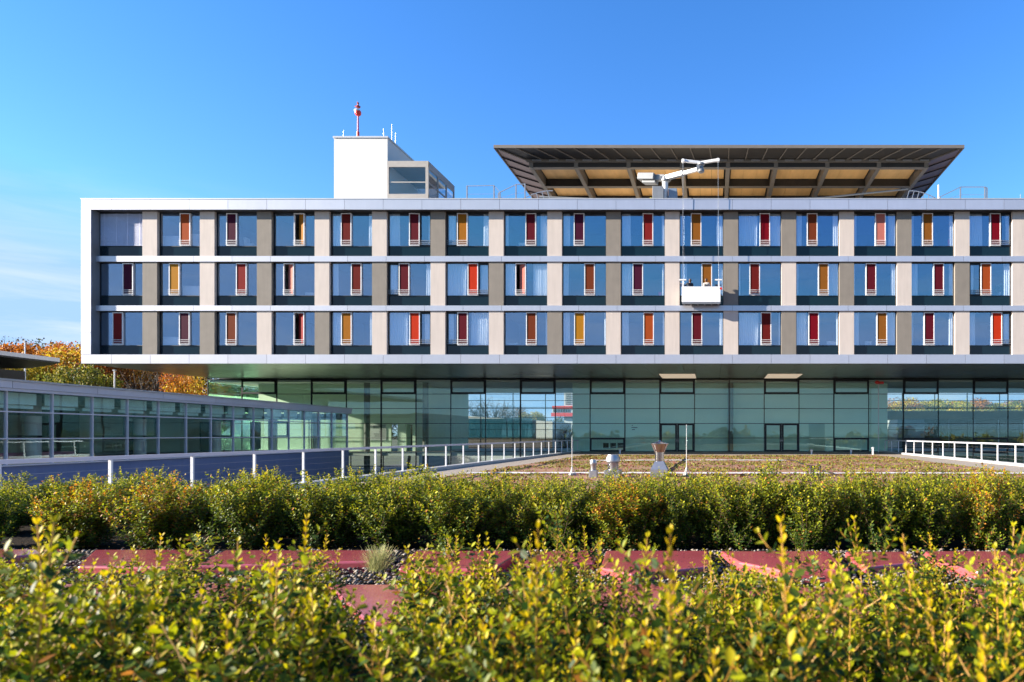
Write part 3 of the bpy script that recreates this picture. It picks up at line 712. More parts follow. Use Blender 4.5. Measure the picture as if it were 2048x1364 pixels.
for k in (0, 2, 4, 6, 8, 10, 12, 15, 17, 19, 21, 23, 25):
    f_ = MB(); frame(f_, KX(k)+.02, KX(k+1)-.02, TZ[0]+.03, zh1-.12, .14, YH-.05, YH-.001); f_.build('top_vent_frame', M['dark_frame'], cw)
for k in (10, 17, 19, 21):
    f_ = MB(); z0 = .06 if k < 18 else -.1; frame(f_, KX(k)+.02, KX(k+1)-.02, z0, TZ[3]-.01, .13, YH-.05, YH-.001); f_.build('low_vent_frame', M['dark_frame'], cw)
for k in (12, 15):
    f_ = MB(); x0, x1 = KX(k)+.04, KX(k+1)-.04; xm = (x0+x1)/2; zd = TZ[2]
    frame(f_, x0, xm-.01, .03, zd, .17, YH-.04, YH+.04); frame(f_, xm+.01, x1, .03, zd, .17, YH-.04, YH+.04)
    dr = f_.build('double_door', M['dark_frame'], bld)
    dr['label'] = 'left of the two dark framed glass double doors' if k == 12 else 'right of the two dark framed glass double doors'
    MB().box(x0+.17, xm-.18, YH-.01, YH+.01, .2, zd-.17).build('door_glass', M['hall_glass'], dr)
    MB().box(xm+.18, x1-.17, YH-.01, YH+.01, .2, zd-.17).build('door_glass', M['hall_glass'], dr)
    MB().tube((xm-.10, YH-.09, .9), (xm-.10, YH-.09, 1.25), .02, 8).tube((xm+.10, YH-.09, .9), (xm+.10, YH-.09, 1.25), .02, 8).box(xm-.12,xm+.12,YH-.09,YH-.041,1.05,1.08).build('door_handle', M['galv'], dr)
# hall interior
MB().box(hall0+.1, hall1, YH+.13, 76, -.35, 0).build('hall_floor', M['white'], bld)
MB().box(hall0+.1, hall1, YH+.13, 76, zb-.30, zb-.10).build('hall_ceiling', M['white'], bld)
tw = MB(); YW = 61.6
xa, xb = X(1145, YW), X(1775, YW); xo0, xo1 = X(1617, YW), X(1650, YW); zo = Z(847, YW)
tw.box(xa, xo0, YW, YW+.2, .001, zb-.31); tw.box(xo1, xb, YW, YW+.2, .001, zb-.31); tw.box(xo0, xo1, YW, YW+.2, zo, zb-.31)
tw.box(xa, xa+.2, YW+.201, 75.8, .001, zb-.31); tw.box(xb-.2, xb, YW+.201, 75.8, .001, zb-.31)
tw.box(xo0-1.5, xo1+1.5, YW+4, YW+4.2, .001, zb-.31)
core = tw.build('core_wall', M['teal_wall'], bld)
gw = MB(); YW2 = 62.5; g0, g1 = X(517, YW2), X(833, YW2)
d0, d1 = [(X(a, YW2), X(b_, YW2)) for a, b_ in ((782, 795), (812, 825))]; zd = Z(849, YW2)
gw.box(g0, d0[0], YW2, YW2+.2, .001, zb-.31); gw.box(d0[1], d1[0], YW2, YW2+.2, .001, zb-.31); gw.box(d1[1], g1, YW2, YW2+.2, .001, zb-.31)
for a, b_ in (d0, d1): gw.box(a, b_, YW2, YW2+.2, zd, zb-.31); gw.box(a-.3, b_+.3, YW2+2, YW2+2.1, 0.001, zb-.31)
gw.box(g0, g0+.2, YW2+.201, 75.8, .001, zb-.31); gw.box(g1-.2, g1, YW2+.201, 75.8, .001, zb-.31)
gw.build('hall_wall', M['green_wall'], bld)
# wayfinding board with lines of small lettering
sb = MB().box(X(741, YW2), X(773, YW2), YW2-.05, YW2-.01, Z(881, YW2), Z(848, YW2)).build('wall_board', M['white'], bld)
ln_ = MB(); rr = random.Random(2)
for q in range(7):
    zq = Z(852+q*4, YW2); ln_.box(X(772-rr.uniform(12, 26), YW2), X(771.5, YW2), YW2-.06, YW2-.051, zq-.03, zq+.03)
ln_.build('lettering', M['joint'], sb)
ln_ = MB()
for q, (a, b_) in enumerate(((1263.5, 1265.5), (1263, 1275), (1264, 1270))):
    zq = Z(851+q*4, YW); ln_.box(X(a, YW), X(b_, YW), YW-.02, YW-.001, zq-.035, zq+.035)
ln_.build('wall_lettering', M['joint'], bld)
for px in (734, 851, 1461):
    yq = 61.0; z0 = .001 if px > 1156 else -3.9
    MB().tube((X(px, yq), yq, z0), (X(px, yq), yq, zb-.1), .26, 20).build('column', M['concrete'], bld, smooth=True)
# rear glazing of the hall
rg = MB(); YR = 76.0
for k in range(0, 26):
    xk = hall0+.5+k*3.3*1.15
    if xk < X(2620, YR): rg.box(xk-.04, xk+.04, YR, YR+.1, -3.97, zb-.1)
for z in (.1, 1.1, 2.2, 2.9, 3.6, 4.8, 5.6): rg.box(hall0, hall1, YR+.001, YR+.09, z-.03, z+.03)
rg.build('rear_mullions', M['dark_frame'], bld)
MB().box(hall0+.1, X(517, YW2), YR+.04, YR+.055, .1, zb-.2).box(g1, xa, YR+.04, YR+.055, -3.9, zb-.2).box(xb, hall1, YR+.04, YR+.055, -3.9, zb-.2).build('rear_pane', M['clear_glass'], bld)
# gallery slab crossing the right-hand see-through bays
MB().box(xb+.01, hall1, 66, 69, Z(838, 66), Z(822, 66)).build('gallery_slab', M['concrete'], bld)
# stuff at deck level inside: dark vent grilles in the low window
for a in (1206, 1220.5, 1235): MB().box(X(a, YH), X(a+11, YH), YH+.061, YH+.10, Z(896, YH), Z(886, YH)).build('vent_grille', M['black'], bld)

# ------------------------------------------------------------------ roof tower and glazed lobby
YT = 48.6
tx0, tx1 = X(668, YT), X(775, YT); tz = Z(276, YT); rz0 = zt-.02
tow = MB().box(tx0, tx1, YT, YT+9, rz0, tz).build('roof_tower', M['white'], bld)
MB().box(tx0-.06, tx1+.06, YT-.06, YT+9.06, tz+.001, tz+.12).build('tower_coping', M['white_metal'], tow)
lx0, lx1 = tx1+.03, X(857, YT); lz = Z(322, YT); LD = 4.9
lf = MB()
lf.box(lx0, lx1, YT-.02, YT+.10, lz-.45, lz); lf.box(lx0, lx1, YT-.02, YT+.10, rz0, Z(388, YT))
lf.box(lx1-.22, lx1, YT-.019, YT+.10, rz0, lz-.001); lf.box(lx0, lx0+.08, YT-.019, YT+.10, rz0, lz-.001)
lf.box(lx0, lx1, YT+.101, YT+LD, lz-.22, lz-.001)
lf.box(lx1-.10, lx1-.001, YT+.101, YT+LD, lz-.55, lz-.221)
for yy in (1.7, 3.3, 4.8): lf.box(lx1-.10, lx1-.001, YT+yy, YT+yy+.10, rz0, lz-.551)
lf.box(lx1-.08, lx1-.003, YT+.101, YT+LD, Z(364, YT)-.04, Z(364, YT)+.04)
lf.box(lx0+.081, lx1-.221, YT+.02, YT+.08, Z(364, YT)-.04, Z(364, YT)+.04)
lob = lf.build('lift_lobby', mat('lobby_frame', (.52, .48, .44), .5, .2), bld)
MB().box(lx0+.08, lx1-.22, YT+.03, YT+.045, Z(388, YT), lz-.45).build('pane', M['clear_glass'], lob)
MB().box(lx1-.05, lx1-.035, YT+.11, YT+LD, rz0, lz-.56).build('pane', M['clear_glass'], lob)
MB().box(lx0, lx1-.12, YT+LD, YT+LD+.02, rz0, lz-.23).build('pane', M['clear_glass'], lob)
ib = MB(); ib.beam((lx0+.4, YT+1, Z(378, YT)), (lx1-.6, YT+1, Z(378, YT)), .06, .06); ib.beam((lx0+.4, YT+1, rz0), (lx0+.4, YT+1, Z(378, YT)), .06, .06)
ib.beam((lx1-.6, YT+1, rz0), (lx1-.6, YT+1, Z(378, YT)), .06, .06); ib.beam((lx0+.8, YT+2.5, Z(350, YT)), (lx1-.3, YT+2.5, Z(386, YT)), .06, .06)
ib.build('inner_rail', M['white_enamel'], lob)
# tower-top aerials
ty = YT+1
def rod(px, y_, py0, py1, label, r=.025, m='galv', name='lightning_rod'):
    b_ = thing(name, (X(px, y_), y_, py0), label, 'rod', 'thin rods on the roof')
    MB().tube((X(px, y_), y_, py0), (X(px, y_), y_, py1), r, 8, r*.6).build('rod', M[m], b_)
    MB().box(X(px, y_)-.10, X(px, y_)+.10, y_-.10, y_+.10, py0, py0+.06).build('foot', M['concrete'], b_)
tzt = tz+.121
rod(687, ty, tzt, Z(261, ty), 'short thin rod on the left corner of the white roof tower', .02)
rod(767, ty, tzt, Z(257, ty), 'thin rod beside the small red lamp on the white roof tower', .02)
rod(783.5, YT+3, tzt, Z(248, YT+3), 'tallest thin rod at the right edge of the white roof tower', .024)
rod(791, YT+4.5, tzt, Z(265, YT+4.5), 'shorter thin rod behind the tallest one on the roof tower', .02)
rod(872, YT+1.5, rz0+.05, Z(389, YT+1.5), 'short stub rod on the roof in front of the glazed lobby side', .035)
bm_ = thing('beacon_mast', (X(716, ty), ty, tzt), 'red and white mast with an orange-red ball on top of the white roof tower', 'mast')
mx_ = X(716, ty)
MB().tube((mx_, ty, tzt), (mx_, ty, Z(264, ty)), .10, 12).build('mast_foot', M['red_paint'], bm_)
MB().tube((mx_, ty, Z(264, ty)), (mx_, ty, Z(228, ty)), .06, 12, .05).build('mast_pole', mat('mast_crimson', (.95, .05, .14), .4), bm_)
sp = [(0.24*math.sin(PI*k/12)+.001, -.24*math.cos(PI*k/12)) for k in range(13)]
MB().lathe((mx_, ty, Z(225.5, ty)), [(max(.01, r*.95), z*1.1) for r, z in sp]).build('ball', M['red_paint'], bm_, smooth=True)
MB().lathe((mx_-.04, ty-.02, Z(222, ty)), [(max(.01, r*.93), z*.6) for r, z in sp]).build('ball_band', M['white_enamel'], bm_, smooth=True)
hd = MB().lathe((mx_, ty, Z(216, ty)), [(.10,0),(.16,.05),(.12,.16),(.05,.22),(.05,.30),(.09,.34),(.04,.44)], 12)
hd.tube((mx_-.05, ty, Z(215, ty)), (mx_-.22, ty, Z(212, ty)), .05, 8).tube((mx_+.05, ty, Z(215, ty)), (mx_+.18, ty, Z(213, ty)), .05, 8)
hd.tube((mx_-.06, ty, Z(208, ty)), (mx_-.06, ty, Z(202, ty)), .012, 6); hd.build('sensor_head', mat('sensor_red', (.5, .06, .05), .5), bm_, smooth=True)
rl = thing('obstruction_lamp', (X(763, ty), ty, tzt), 'small red lamp at the front right of the white roof tower', 'lamp')
MB().tube((X(762, ty), ty, tzt), (X(762, ty), ty, tzt+.14), .05, 8).build('lamp_foot', M['galv'], rl)
MB().lathe((X(761.5, ty), ty, tzt+.14), [(.10,0),(.13,.1),(.10,.24),(.02,.30)], 12).build('lamp_dome', M['red_paint'], rl, smooth=True)
MB().lathe((X(765, ty), ty, tzt), [(.08,0),(.10,.08),(.08,.2),(.02,.24)], 12).build('lamp_dome', M['red_paint'], rl, smooth=True)

# ------------------------------------------------------------------ rooftop landing platform
YF = 52.0; zo_ = Z(293.5, YF); xo0, xo1 = X(989, YF), X(1927, YF); DP = xo1-xo0; W = 2.0; zi = 24.45
pf = thing('landing_platform', ((xo0+xo1)/2, YF+DP/2, zt), 'huge dark tray-shaped landing platform raised above the right of the roof', 'platform')
ix0, ix1, iy0, iy1 = xo0+W, xo1-W, YF+W, YF+DP-W; oy1 = YF+DP
MB().box(ix0, ix1, iy0, iy1, zi+.14, zi+.5).build('deck_plate', M['platform_dark'], pf)
# ochre soffit panels between beams
bx = [X(p, iy0) for p in (1062, 1152, 1257, 1364, 1456, 1552, 1655, 1758, 1853)]
ycr = [iy0+.2+4.1*k for k in range(9) if iy0+.2+4.1*k < iy1]
wd_ = MB()
for a, b_ in zip(bx[:-1], bx[1:]):
    for c_, d_ in zip(ycr[:-1], ycr[1:]):
        n = 3
        for q in range(n):
            u0 = a+.3+(b_-a-.6)*q/n; u1 = a+.3+(b_-a-.6)*(q+1)/n
            wd_.box(u0+.01, u1-.01, c_+.2, d_-.2, zi+.02, zi+.13)
wd_.build('ochre_soffit', M['wood'], pf)
for a in bx: MB().box(a-.17, a+.17, iy0, iy1, zi-.70, zi+.138).build('main_beam', M['platform_beam'], pf)
for c_ in ycr:
    mb_ = MB()
    for a, b_ in zip(bx[:-1], bx[1:]): mb_.box(a+.171, b_-.171, c_-.14, c_+.14, zi-.62, zi+.138)
    mb_.build('cross_beam', M['platform_dark'], pf)
    mb_ = MB()
    for a, b_ in zip(bx[:-1], bx[1:]): mb_.box(a+.171, b_-.171, c_-.22, c_+.22, zi-.66, zi-.621)
    mb_.build('beam_flange', M['platform_beam'], pf)
def netside(p_in0, p_in1, p_out0, p_out1, n, m):
    p_in0, p_in1, p_out0, p_out1 = map(Vector, (p_in0, p_in1, p_out0, p_out1)); mb_ = MB(); rib = MB()
    for k in range(n):
        a = k/n+.0002; b_ = (k+1)/n-.0002
        q = [p_in0.lerp(p_in1, a), p_in0.lerp(p_in1, b_), p_out0.lerp(p_out1, b_), p_out0.lerp(p_out1, a)]
        mb_.add([(*v_[:2], v_[2]) for v_ in q]+[(*v_[:2], v_[2]+.05) for v_ in q], [(3,2,1,0),(4,5,6,7),(0,1,5,4),(1,2,6,5),(2,3,7,6),(3,0,4,7)])
    mb_.build('safety_net_panel', m, pf)
    if n == 24 and p_in0.y > 60: return
    for k in range(n+1):
        a = k/n; MB().beam(p_in0.lerp(p_in1, a)-Vector((0,0,.05)), p_out0.lerp(p_out1, a)-Vector((0,0,.05)), .06 if n == 24 else .05, .08).build('net_rib', M['platform_beam'] if n == 24 else M['joint'], pf)
netside((ix0,iy0,zi), (ix1,iy0,zi), (xo0,YF,zo_), (xo1,YF,zo_), 24, M['platform_dark'])
netside((ix0,iy0,zi), (ix0,iy1,zi), (xo0,YF,zo_), (xo0,oy1,zo_), 20, M['net_panel'])
netside((ix1,iy0,zi), (ix1,iy1,zi), (xo1,YF,zo_), (xo1,oy1,zo_), 20, M['net_panel'])
netside((ix0,iy1,zi), (ix1,iy1,zi), (xo0,oy1,zo_), (xo1,oy1,zo_), 24, M['platform_dark'])
rim = MB()
rim.box(xo0-.05, xo1+.05, YF-.08, YF, zo_-.12, zo_+.12); rim.box(xo0-.08, xo0, YF, oy1, zo_-.12, zo_+.12); rim.box(xo1, xo1+.08, YF, oy1, zo_-.12, zo_+.12)
rim.box(ix0, ix1, iy0-.09, iy0-.001, zi-.25, zi-.02); rim.build('rim', M['platform_beam'], pf)
bk_ = MB()
for k in range(24):
    xk = ix0+(ix1-ix0)*(k+.62)/24; bk_.box(xk-.38, xk+.38, iy0-.16, iy0-.10, zi-.16, zi-.04)
bk_.build('edge_lights', M['galv'], pf)
for sx_ in (bx[1], bx[4], bx[7]):
    for yy in (ycr[2], ycr[6]): MB().tube((sx_, yy, zt-.02), (sx_, yy, zi-.71), .35, 20).build('support_column', M['concrete'], pf, smooth=True)
MB().tube((bx[0]+.3, iy0+1.5, Z(381, iy0)), (X(1305, iy0+1), iy0+1, Z(395, iy0)), .10, 10).tube((X(1305, iy0+1), iy0+1, Z(395, iy0)), (X(1650, iy0+1), iy0+1, Z(395, iy0+1)), .06, 8).tube((X(1650, iy0+1), iy0+1, Z(395, iy0+1)), (X(1816, iy0+1), iy0+1, Z(378, iy0+1)), .08, 8).build('drain_pipe', M['grey_enamel'], pf)
# arched access stairs either end
def arch(px0, px1, px2, yA, label, flip):
    x0, x1, x2 = X(px0, yA), X(px1, yA), X(px2, yA)
    t = thing('access_stair', ((x0+x2)/2, yA, zt), label, 'stair', 'arched access stairs to the landing platform')
    n = 14; ptsA = []; ptsB = []
    for k in range(n+1):
        a = k/n; x = x0+(x2-x0)*a; s_ = math.sin(min(1, a*1.05)*PI/2) if not flip else math.sin(min(1, (1-a)*1.05)*PI/2)
        z = zt+.0+s_*.95; ptsA.append((x, yA, z)); ptsB.append((x, yA, z-.38))
    m1 = MB(); m2 = MB(); m3 = MB()
    for k in range(n):
        for dy in (0, 1.3):
            a = Vector(ptsA[k])+Vector((0,dy,0)); b_ = Vector(ptsA[k+1])+Vector((0,dy,0)); m1.beam(a-Vector((0,0,.2)), b_-Vector((0,0,.2)), .08, .34)
        c_ = Vector(ptsA[k]); m2.beam(c_+Vector((0,.05,0)), c_+Vector((0,1.25,0)), .22, .05)
        if k % 2 == 0:
            sl_ = .25 if flip else -.25
            m3.beam(c_, c_+Vector((sl_, 0, .85)), .05, .05)
    for k in range(n):
        sl_ = .25 if flip else -.25
        m3.beam(Vector(ptsA[k])+Vector((sl_,0,.85)), Vector(ptsA[k+1])+Vector((sl_,0,.85)), .05, .05)
    m1.build('stringer', M['dark_frame'], t); m2.build('tread', M['galv'], t); m3.build('handrail', M['galv'], t)
arch(1035, 1090, 1112, 50.6, 'arched dark stair with grey handrail under the left end of the landing platform', False)
arch(1812, 1840, 1882, 50.6, 'arched dark stair with grey handrail under the right end of the landing platform', True)
# rooftop guard rails
def guard(segs, label, y_=49.2, zr=1.0):
    t = thing('roof_guardrail', (segs[0][0], y_, zt), label, 'railing', 'guardrails on the flat roof')
    for k, (xa_, za_, xb_, zb2) in enumerate(segs):
        hr = MB(); hr.beam((xa_, y_, za_), (xb_, y_, zb2), .05, .05)
        for q in (.33, .62): hr.beam((xa_, y_, zt+(za_-zt)*q), (xb_, y_, zt+(zb2-zt)*q), .02, .02)
        hr.build('rail', M['galv'], t)
        MB().box(xa_-.04, xa_+.04, y_-.04, y_+.04, zt-.02, za_+.02).build('post', M['galv'], t)
    xe, ze = segs[-1][2:]; MB().box(xe-.04, xe+.04, y_-.04, y_+.04, zt-.02, ze+.02).build('post', M['galv'], t)
g = lambda px, py: (X(px, 49.2), Z(py, 49.2))
guard([(*g(934,372), *g(988,371)), (*g(988,371), *g(1000,384))], 'grey rail frame on the roof between the glazed lobby and the platform')
guard([(*g(997,386), *g(1032,369)), (*g(1032,369), *g(1050,368))], 'slanting grey rail at the foot of the left platform stair')
guard([(*g(1880,394), *g(1921,374)), (*g(1921,374), *g(1970,374)), (*g(1970,374), *g(1974,376))], 'grey rail frame on the roof right of the platform')
rod(1877, 49.4, zt, Z(370, 49.4), 'white stub post on the roof at the right stair', .09, 'white_enamel', 'roof_post')
rod(2041, 49.4, zt, Z(388, 49.4), 'tiny rod on the roof at the right picture edge', .03)

# ------------------------------------------------------------------ facade crane, ropes, gondola, workers
YC = 49.3; YGd = 47.27
crn = thing('facade_crane', (X(1330, YC), YC, zt+.05), 'facade crane on the roof edge with two spread arms and a counterweight', 'crane')
cx = X(1330, YC); rz1 = zt+.051
MB().box(X(1306, YC), X(1328, YC), YC-.5, YC+.9, rz1+.25, Z(377, YC)).build('machine_box', M['grey_enamel'], crn, bevel=.02)
MB().box(X(1337, YC), X(1354, YC), YC-.2, YC+.9, rz1+.25, Z(377, YC)-.05).build('machine_box', mat('blue_grey_box', (.22, .30, .42), .5), crn, bevel=.02)
bs = MB()
for dy in (-.6, .9): bs.beam((X(1302, YC), YC+dy, rz1+.18), (X(1357, YC), YC+dy, rz1+.18), .12, .12)
for px in (1304, 1318, 1342, 1356): bs.box(X(px, YC)-.05, X(px, YC)+.05, YC-.66, YC+.96, rz1+.05, rz1+.24)
for px in (1308, 1352):
    for dy in (-.6, .9): bs.tube((X(px, YC), YC+dy-.06, rz1+.1), (X(px, YC), YC+dy+.06, rz1+.1), .11, 12)
bs.build('undercarriage', M['white_enamel'], crn)
MB().box(X(1303, YC)-.06, X(1303, YC)+.06, YC-.75, YC-.55, rz1, rz1+.5).build('bumper', M['yellow'], crn)
MB().tube((cx, YC+.2, rz1+.2), (cx, YC+.2, Z(361, YC)), .22, 16).build('mast', M['white_enamel'], crn, smooth=True)
tb = MB().lathe((cx, YC+.2, Z(361, YC)), [(.34,0),(.34,.12),(.26,.14),(.26,.3)], 16); tb.box(cx-.42, cx+.42, YC, YC+.4, Z(357, YC)-.05, Z(357, YC)+.2)
tb.build('slewing_ring', M['grey_enamel'], crn)
cwp = Vector((X(1283, 50.2), 50.2, Z(356, 50.2))); mst = Vector((cx, YC+.2, Z(354, YC))); hdp = Vector((X(1402, YGd), YGd+.1, Z(336, YGd)))
jb = MB(); cc = cwp.lerp(mst, .35)
jb.beam(cwp.lerp(mst, .4), mst, .42, .42); jb.beam(mst, mst.lerp(hdp, .52), .32, .36); jb.build('shade_grey_jib', M['grey_enamel'], crn, bevel=.03)  # grey paint stands in for shade on the rear of the crane
MB().beam(mst.lerp(hdp, .50), hdp, .22, .25).build('jib_extension', M['white_enamel'], crn, bevel=.03)
cwt = MB(); dcw = (mst-cwp).normalized(); cwt.beam(cwp-dcw*.1, cwp+dcw*1.25, 1.0, .48); cwt.beam(cwp+dcw*.2-Vector((0,0,.36)), cwp+dcw*1.3-Vector((0,0,.36)), .6, .18)
cwt.build('counterweight', M['grey_enamel'], crn, bevel=.03)  # shade on the counterweight is put into its grey colour
MB().lathe((hdp.x, hdp.y, hdp.z-.3), [(.16,0),(.24,.05),(.24,.2),(.17,.25),(.17,.5),(.26,.55),(.26,.68),(.1,.75)], 14).box(hdp.x-.32, hdp.x-.1, hdp.y-.2, hdp.y+.2, hdp.z-.1, hdp.z+.2).build('head_joint', M['grey_enamel'], crn)
aL = Vector((X(1366, YGd), YGd+.02, Z(321, YGd))); aR = Vector((X(1436, YGd), YGd-.0, Z(320, YGd)))
hb = Vector((hdp.x, hdp.y, hdp.z+.42))
MB().beam(hb, aL, .18, .19).build('spreader_arm', M['white_enamel'], crn, bevel=.02)
MB().beam(hb, aR, .18, .19).build('spreader_arm', M['white_enamel'], crn, bevel=.02)
for a in (aL, aR): MB().tube(a+Vector((0,-.14,-.02)), a+Vector((0,.14,-.02)), .12, 14).build('pulley', M['white_enamel'], crn)
gx0, gx1 = X(1364, YGd), X(1441, YGd); gz0, gz1 = Z(607, YGd), Z(575, YGd); gy0, gy1 = YGd-.33, YGd+.33
gd = thing('work_gondola', ((gx0+gx1)/2, YGd, gz0), 'white window-cleaning gondola hanging on two ropes before the middle storey', 'gondola')
MB().box(gx0, gx1, gy0, gy0+.03, gz0+.04, gz1).build('front_panel', M['white_enamel'], gd, bevel=.008)
MB().box(gx0, gx1, gy1-.03, gy1, gz0+.04, gz1).build('back_panel', M['white_enamel'], gd, bevel=.008)
MB().box(gx0, gx0+.03, gy0+.031, gy1-.031, gz0+.04, gz1).box(gx1-.03, gx1, gy0+.031, gy1-.031, gz0+.04, gz1).build('end_panel', M['white_enamel'], gd)
MB().box(gx0+.03, gx1-.03, gy0+.03, gy1-.03, gz0+.0, gz0+.05).build('floor', M['galv'], gd)
uf = MB(); 
for q in range(6): uf.box(gx0+.1+q*.5, gx0+.2+q*.5, gy0+.02, gy1-.02, gz0-.09, gz0-.001)
uf.beam((gx0+.02, gy0+.05, gz0-.05), (gx1-.02, gy0+.05, gz0-.05), .05, .06); uf.build('underframe', M['grey_enamel'], gd)
for px, px2 in ((1366, 1366), (1437.5, 1437.5)):
    a = X(px, YGd); MB().box(a-.05, a+.05, YGd-.05, YGd+.05, gz0+.05, Z(561, YGd)).box(a-.28, a+.24, YGd-.07, YGd+.07, Z(561, YGd), Z(558.5, YGd)).build('hoist_post', M['white_enamel'], gd)
MB().tube((gx1+.03, gy0, gz1-.14), (gx1+.03, gy0+.12, gz1-.14), .09, 12).build('reel', M['red_paint'], gd)
for a, b_, nm in ((aL, X(1366, YGd), 'left'), (aR, X(1437.5, YGd), 'right')):
    rp_ = thing('hoist_rope', (b_, YGd, Z(560, YGd)), 'pale steel hoist rope from the crane to the %s end of the gondola' % nm, 'rope', 'hoist ropes of the gondola')
    MB().tube((a.x, a.y-.1, a.z), (b_, YGd-.02, Z(558.5, YGd)), .012, 6).build('rope', M['galv'], rp_)

def person(x, y, z, h, rz, label, top, hairm, armL, armR):
    """skinned standing figure; armL/armR = list of shoulder-to-hand points relative to the feet (metres, 1.75 m figure)"""
    s = h/1.75
    t = thing('person', (x, y, z), label, 'person', None, rz)
    def skin(name, pts, edges, rad, m, par=t, sub=2):
        me = D.meshes.new(name); me.from_pydata([tuple(c*s for c in p) for p in pts], edges, [])
        o = D.objects.new(name, me); COL.objects.link(o); o.parent = par; me.materials.append(m)
        sk = o.modifiers.new('skin', 'SKIN')
        for v_, r in zip(me.skin_vertices[0].data, rad):
            r = r if isinstance(r, tuple) else (r, r); v_.radius = (r[0]*s, r[1]*s)
        me.skin_vertices[0].data[0].use_root = True
        sb_ = o.modifiers.new('sub', 'SUBSURF'); sb_.levels = sub; sb_.render_levels = sub
        sk.use_smooth_shade = True
        return o
    P = [(0,0,.95),(0,0,1.15),(0,0,1.38),(0,0,1.48),(0,.01,1.53),(0,.02,1.60),(0,.02,1.70),
         (.10,0,.90),(.11,.02,.50),(.11,-.01,.09),(.11,.16,.04),(-.10,0,.90),(-.11,.02,.50),(-.11,-.01,.09),(-.11,.16,.04)]
    E = [(0,1),(1,2),(2,3),(3,4),(4,5),(5,6),(0,7),(7,8),(8,9),(9,10),(0,11),(11,12),(12,13),(13,14)]
    R = [(.15,.11),(.13,.10),(.15,.10),(.06,.06),(.055,.055),(.085,.10),(.065,.08),.09,.055,.04,.03,.09,.055,.04,.03]
    for sgn, arm in ((1, armR), (-1, armL)):
        b_ = len(P); P.append((.19*sgn, 0, 1.41)); R.append(.05); E.append((2, b_))
        for q, (p_, r) in enumerate(zip(arm, (.042, .03, .022))): P.append(p_); R.append(r); E.append((b_+q, b_+q+1))
        wr = Vector(arm[-1]); el_ = Vector(arm[-2]); d_ = (wr-el_).normalized(); pm = wr+d_*.06; hi = len(P)-1
        P.append(tuple(pm)); R.append((.03, .014)); E.append((hi, hi+1)); sd = d_.cross(Vector((0,0,1))).normalized() if abs(d_.z) < .9 else Vector((1,0,0))
        for q, (off, ln_f) in enumerate(((-.027,.062),(-.009,.072),(.009,.068),(.027,.052))):
            k0 = len(P); a_ = pm+sd*off+d_*.03; P.append(tuple(a_)); R.append(.009); E.append((hi+1, k0))
            P.append(tuple(a_+d_*ln_f*.6)); R.append(.008); E.append((k0, k0+1)); P.append(tuple(a_+d_*ln_f+Vector((0,0,-.015)))); R.append(.006); E.append((k0+1, k0+2))
        k0 = len(P); P.append(tuple(wr+d_*.03-sd*.035)); R.append(.01); E.append((hi, k0)); P.append(tuple(wr+d_*.07-sd*.055)); R.append(.008); E.append((k0, k0+1))
    body = skin('body', P, E, R, M['skin'])
    # face: nose, ears as small forms of the same head
    fc = MB().lathe((0, .118*s, 1.625*s), [(.004*s,-.022*s),(.014*s,-.012*s),(.008*s,.014*s),(.003*s,.03*s)], 8)
    for sg in (-1, 1): fc.lathe((.085*s*sg, .02*s, 1.615*s), [(.004*s,-.03*s),(.012*s,-.01*s),(.014*s,.015*s),(.005*s,.03*s)], 8)
    fc.build('face_features', M['skin'], body, local=True, smooth=True)
    ey = MB()
    for sg in (-1, 1): ey.lathe((.032*s*sg, .105*s, 1.64*s), [(.002*s,-.009*s),(.010*s,0),(.002*s,.009*s)], 8)
    ey.box(-.025*s, .025*s, .104*s, .112*s, 1.574*s, 1.582*s); ey.build('eyes_and_mouth', M['navy'], body, local=True)
    JP = [(0,0,.92),(0,0,1.15),(0,0,1.38),(0,0,1.46)]; JE = [(0,1),(1,2),(2,3)]; JR = [(.19,.14),(.165,.125),(.18,.125),(.075,.075)]
    for sgn, arm in ((1, armR), (-1, armL)):
        b_ = len(JP); JP.append((.195*sgn, 0, 1.41)); JR.append(.07); JE.append((2, b_))
        for q, (p_, r) in enumerate(zip(arm, (.058, .045, .036))): JP.append(p_); JR.append(r); JE.append((b_+q, b_+q+1))
    skin('jacket', JP, JE, JR, top)
    skin('trousers', [(0,0,.97),(.10,0,.90),(.11,.02,.50),(.11,-.01,.11),(-.10,0,.90),(-.11,.02,.50),(-.11,-.01,.11)], [(0,1),(1,2),(2,3),(0,4),(4,5),(5,6)],
         [(.16,.12),.105,.075,.065,.105,.075,.065], M['navy'])
    hr = MB(); n = 14; prof = [(.03,.145),(.075,.13),(.102,.09),(.112,.04),(.108,-.02),(.095,-.07),(.07,-.10)]
    vs = []
    for r, z_ in prof:
        for i_ in range(n):
            a = 2*PI*i_/n; fy = math.sin(a); rr_ = r*(1.06 if fy < 0 else .93)
            zz = z_ if fy < .25 else max(z_, .055)
            vs.append((rr_*math.cos(a)*.9*s, (rr_*fy*1.06)*s, (1.635+zz)*s))
    hr.add(vs, [(k*n+i_, k*n+(i_+1)%n, (k+1)*n+(i_+1)%n, (k+1)*n+i_) for k in range(len(prof)-1) for i_ in range(n)]+[tuple(range(n))])
    o = hr.build('hair', hairm, t, local=True, smooth=True)
    return t
pz = gz0+.05
person(X(1380, YGd), YGd, pz, 1.72, .35, 'worker in dark jacket at the left in the gondola, arm stretched towards the window', M['navy'], M['hair'],
       [(-.30,.22,1.30),(-.42,.42,1.42),(-.48,.55,1.50)], [(.24,.08,1.18),(.22,.26,1.08),(.2,.36,1.1)])
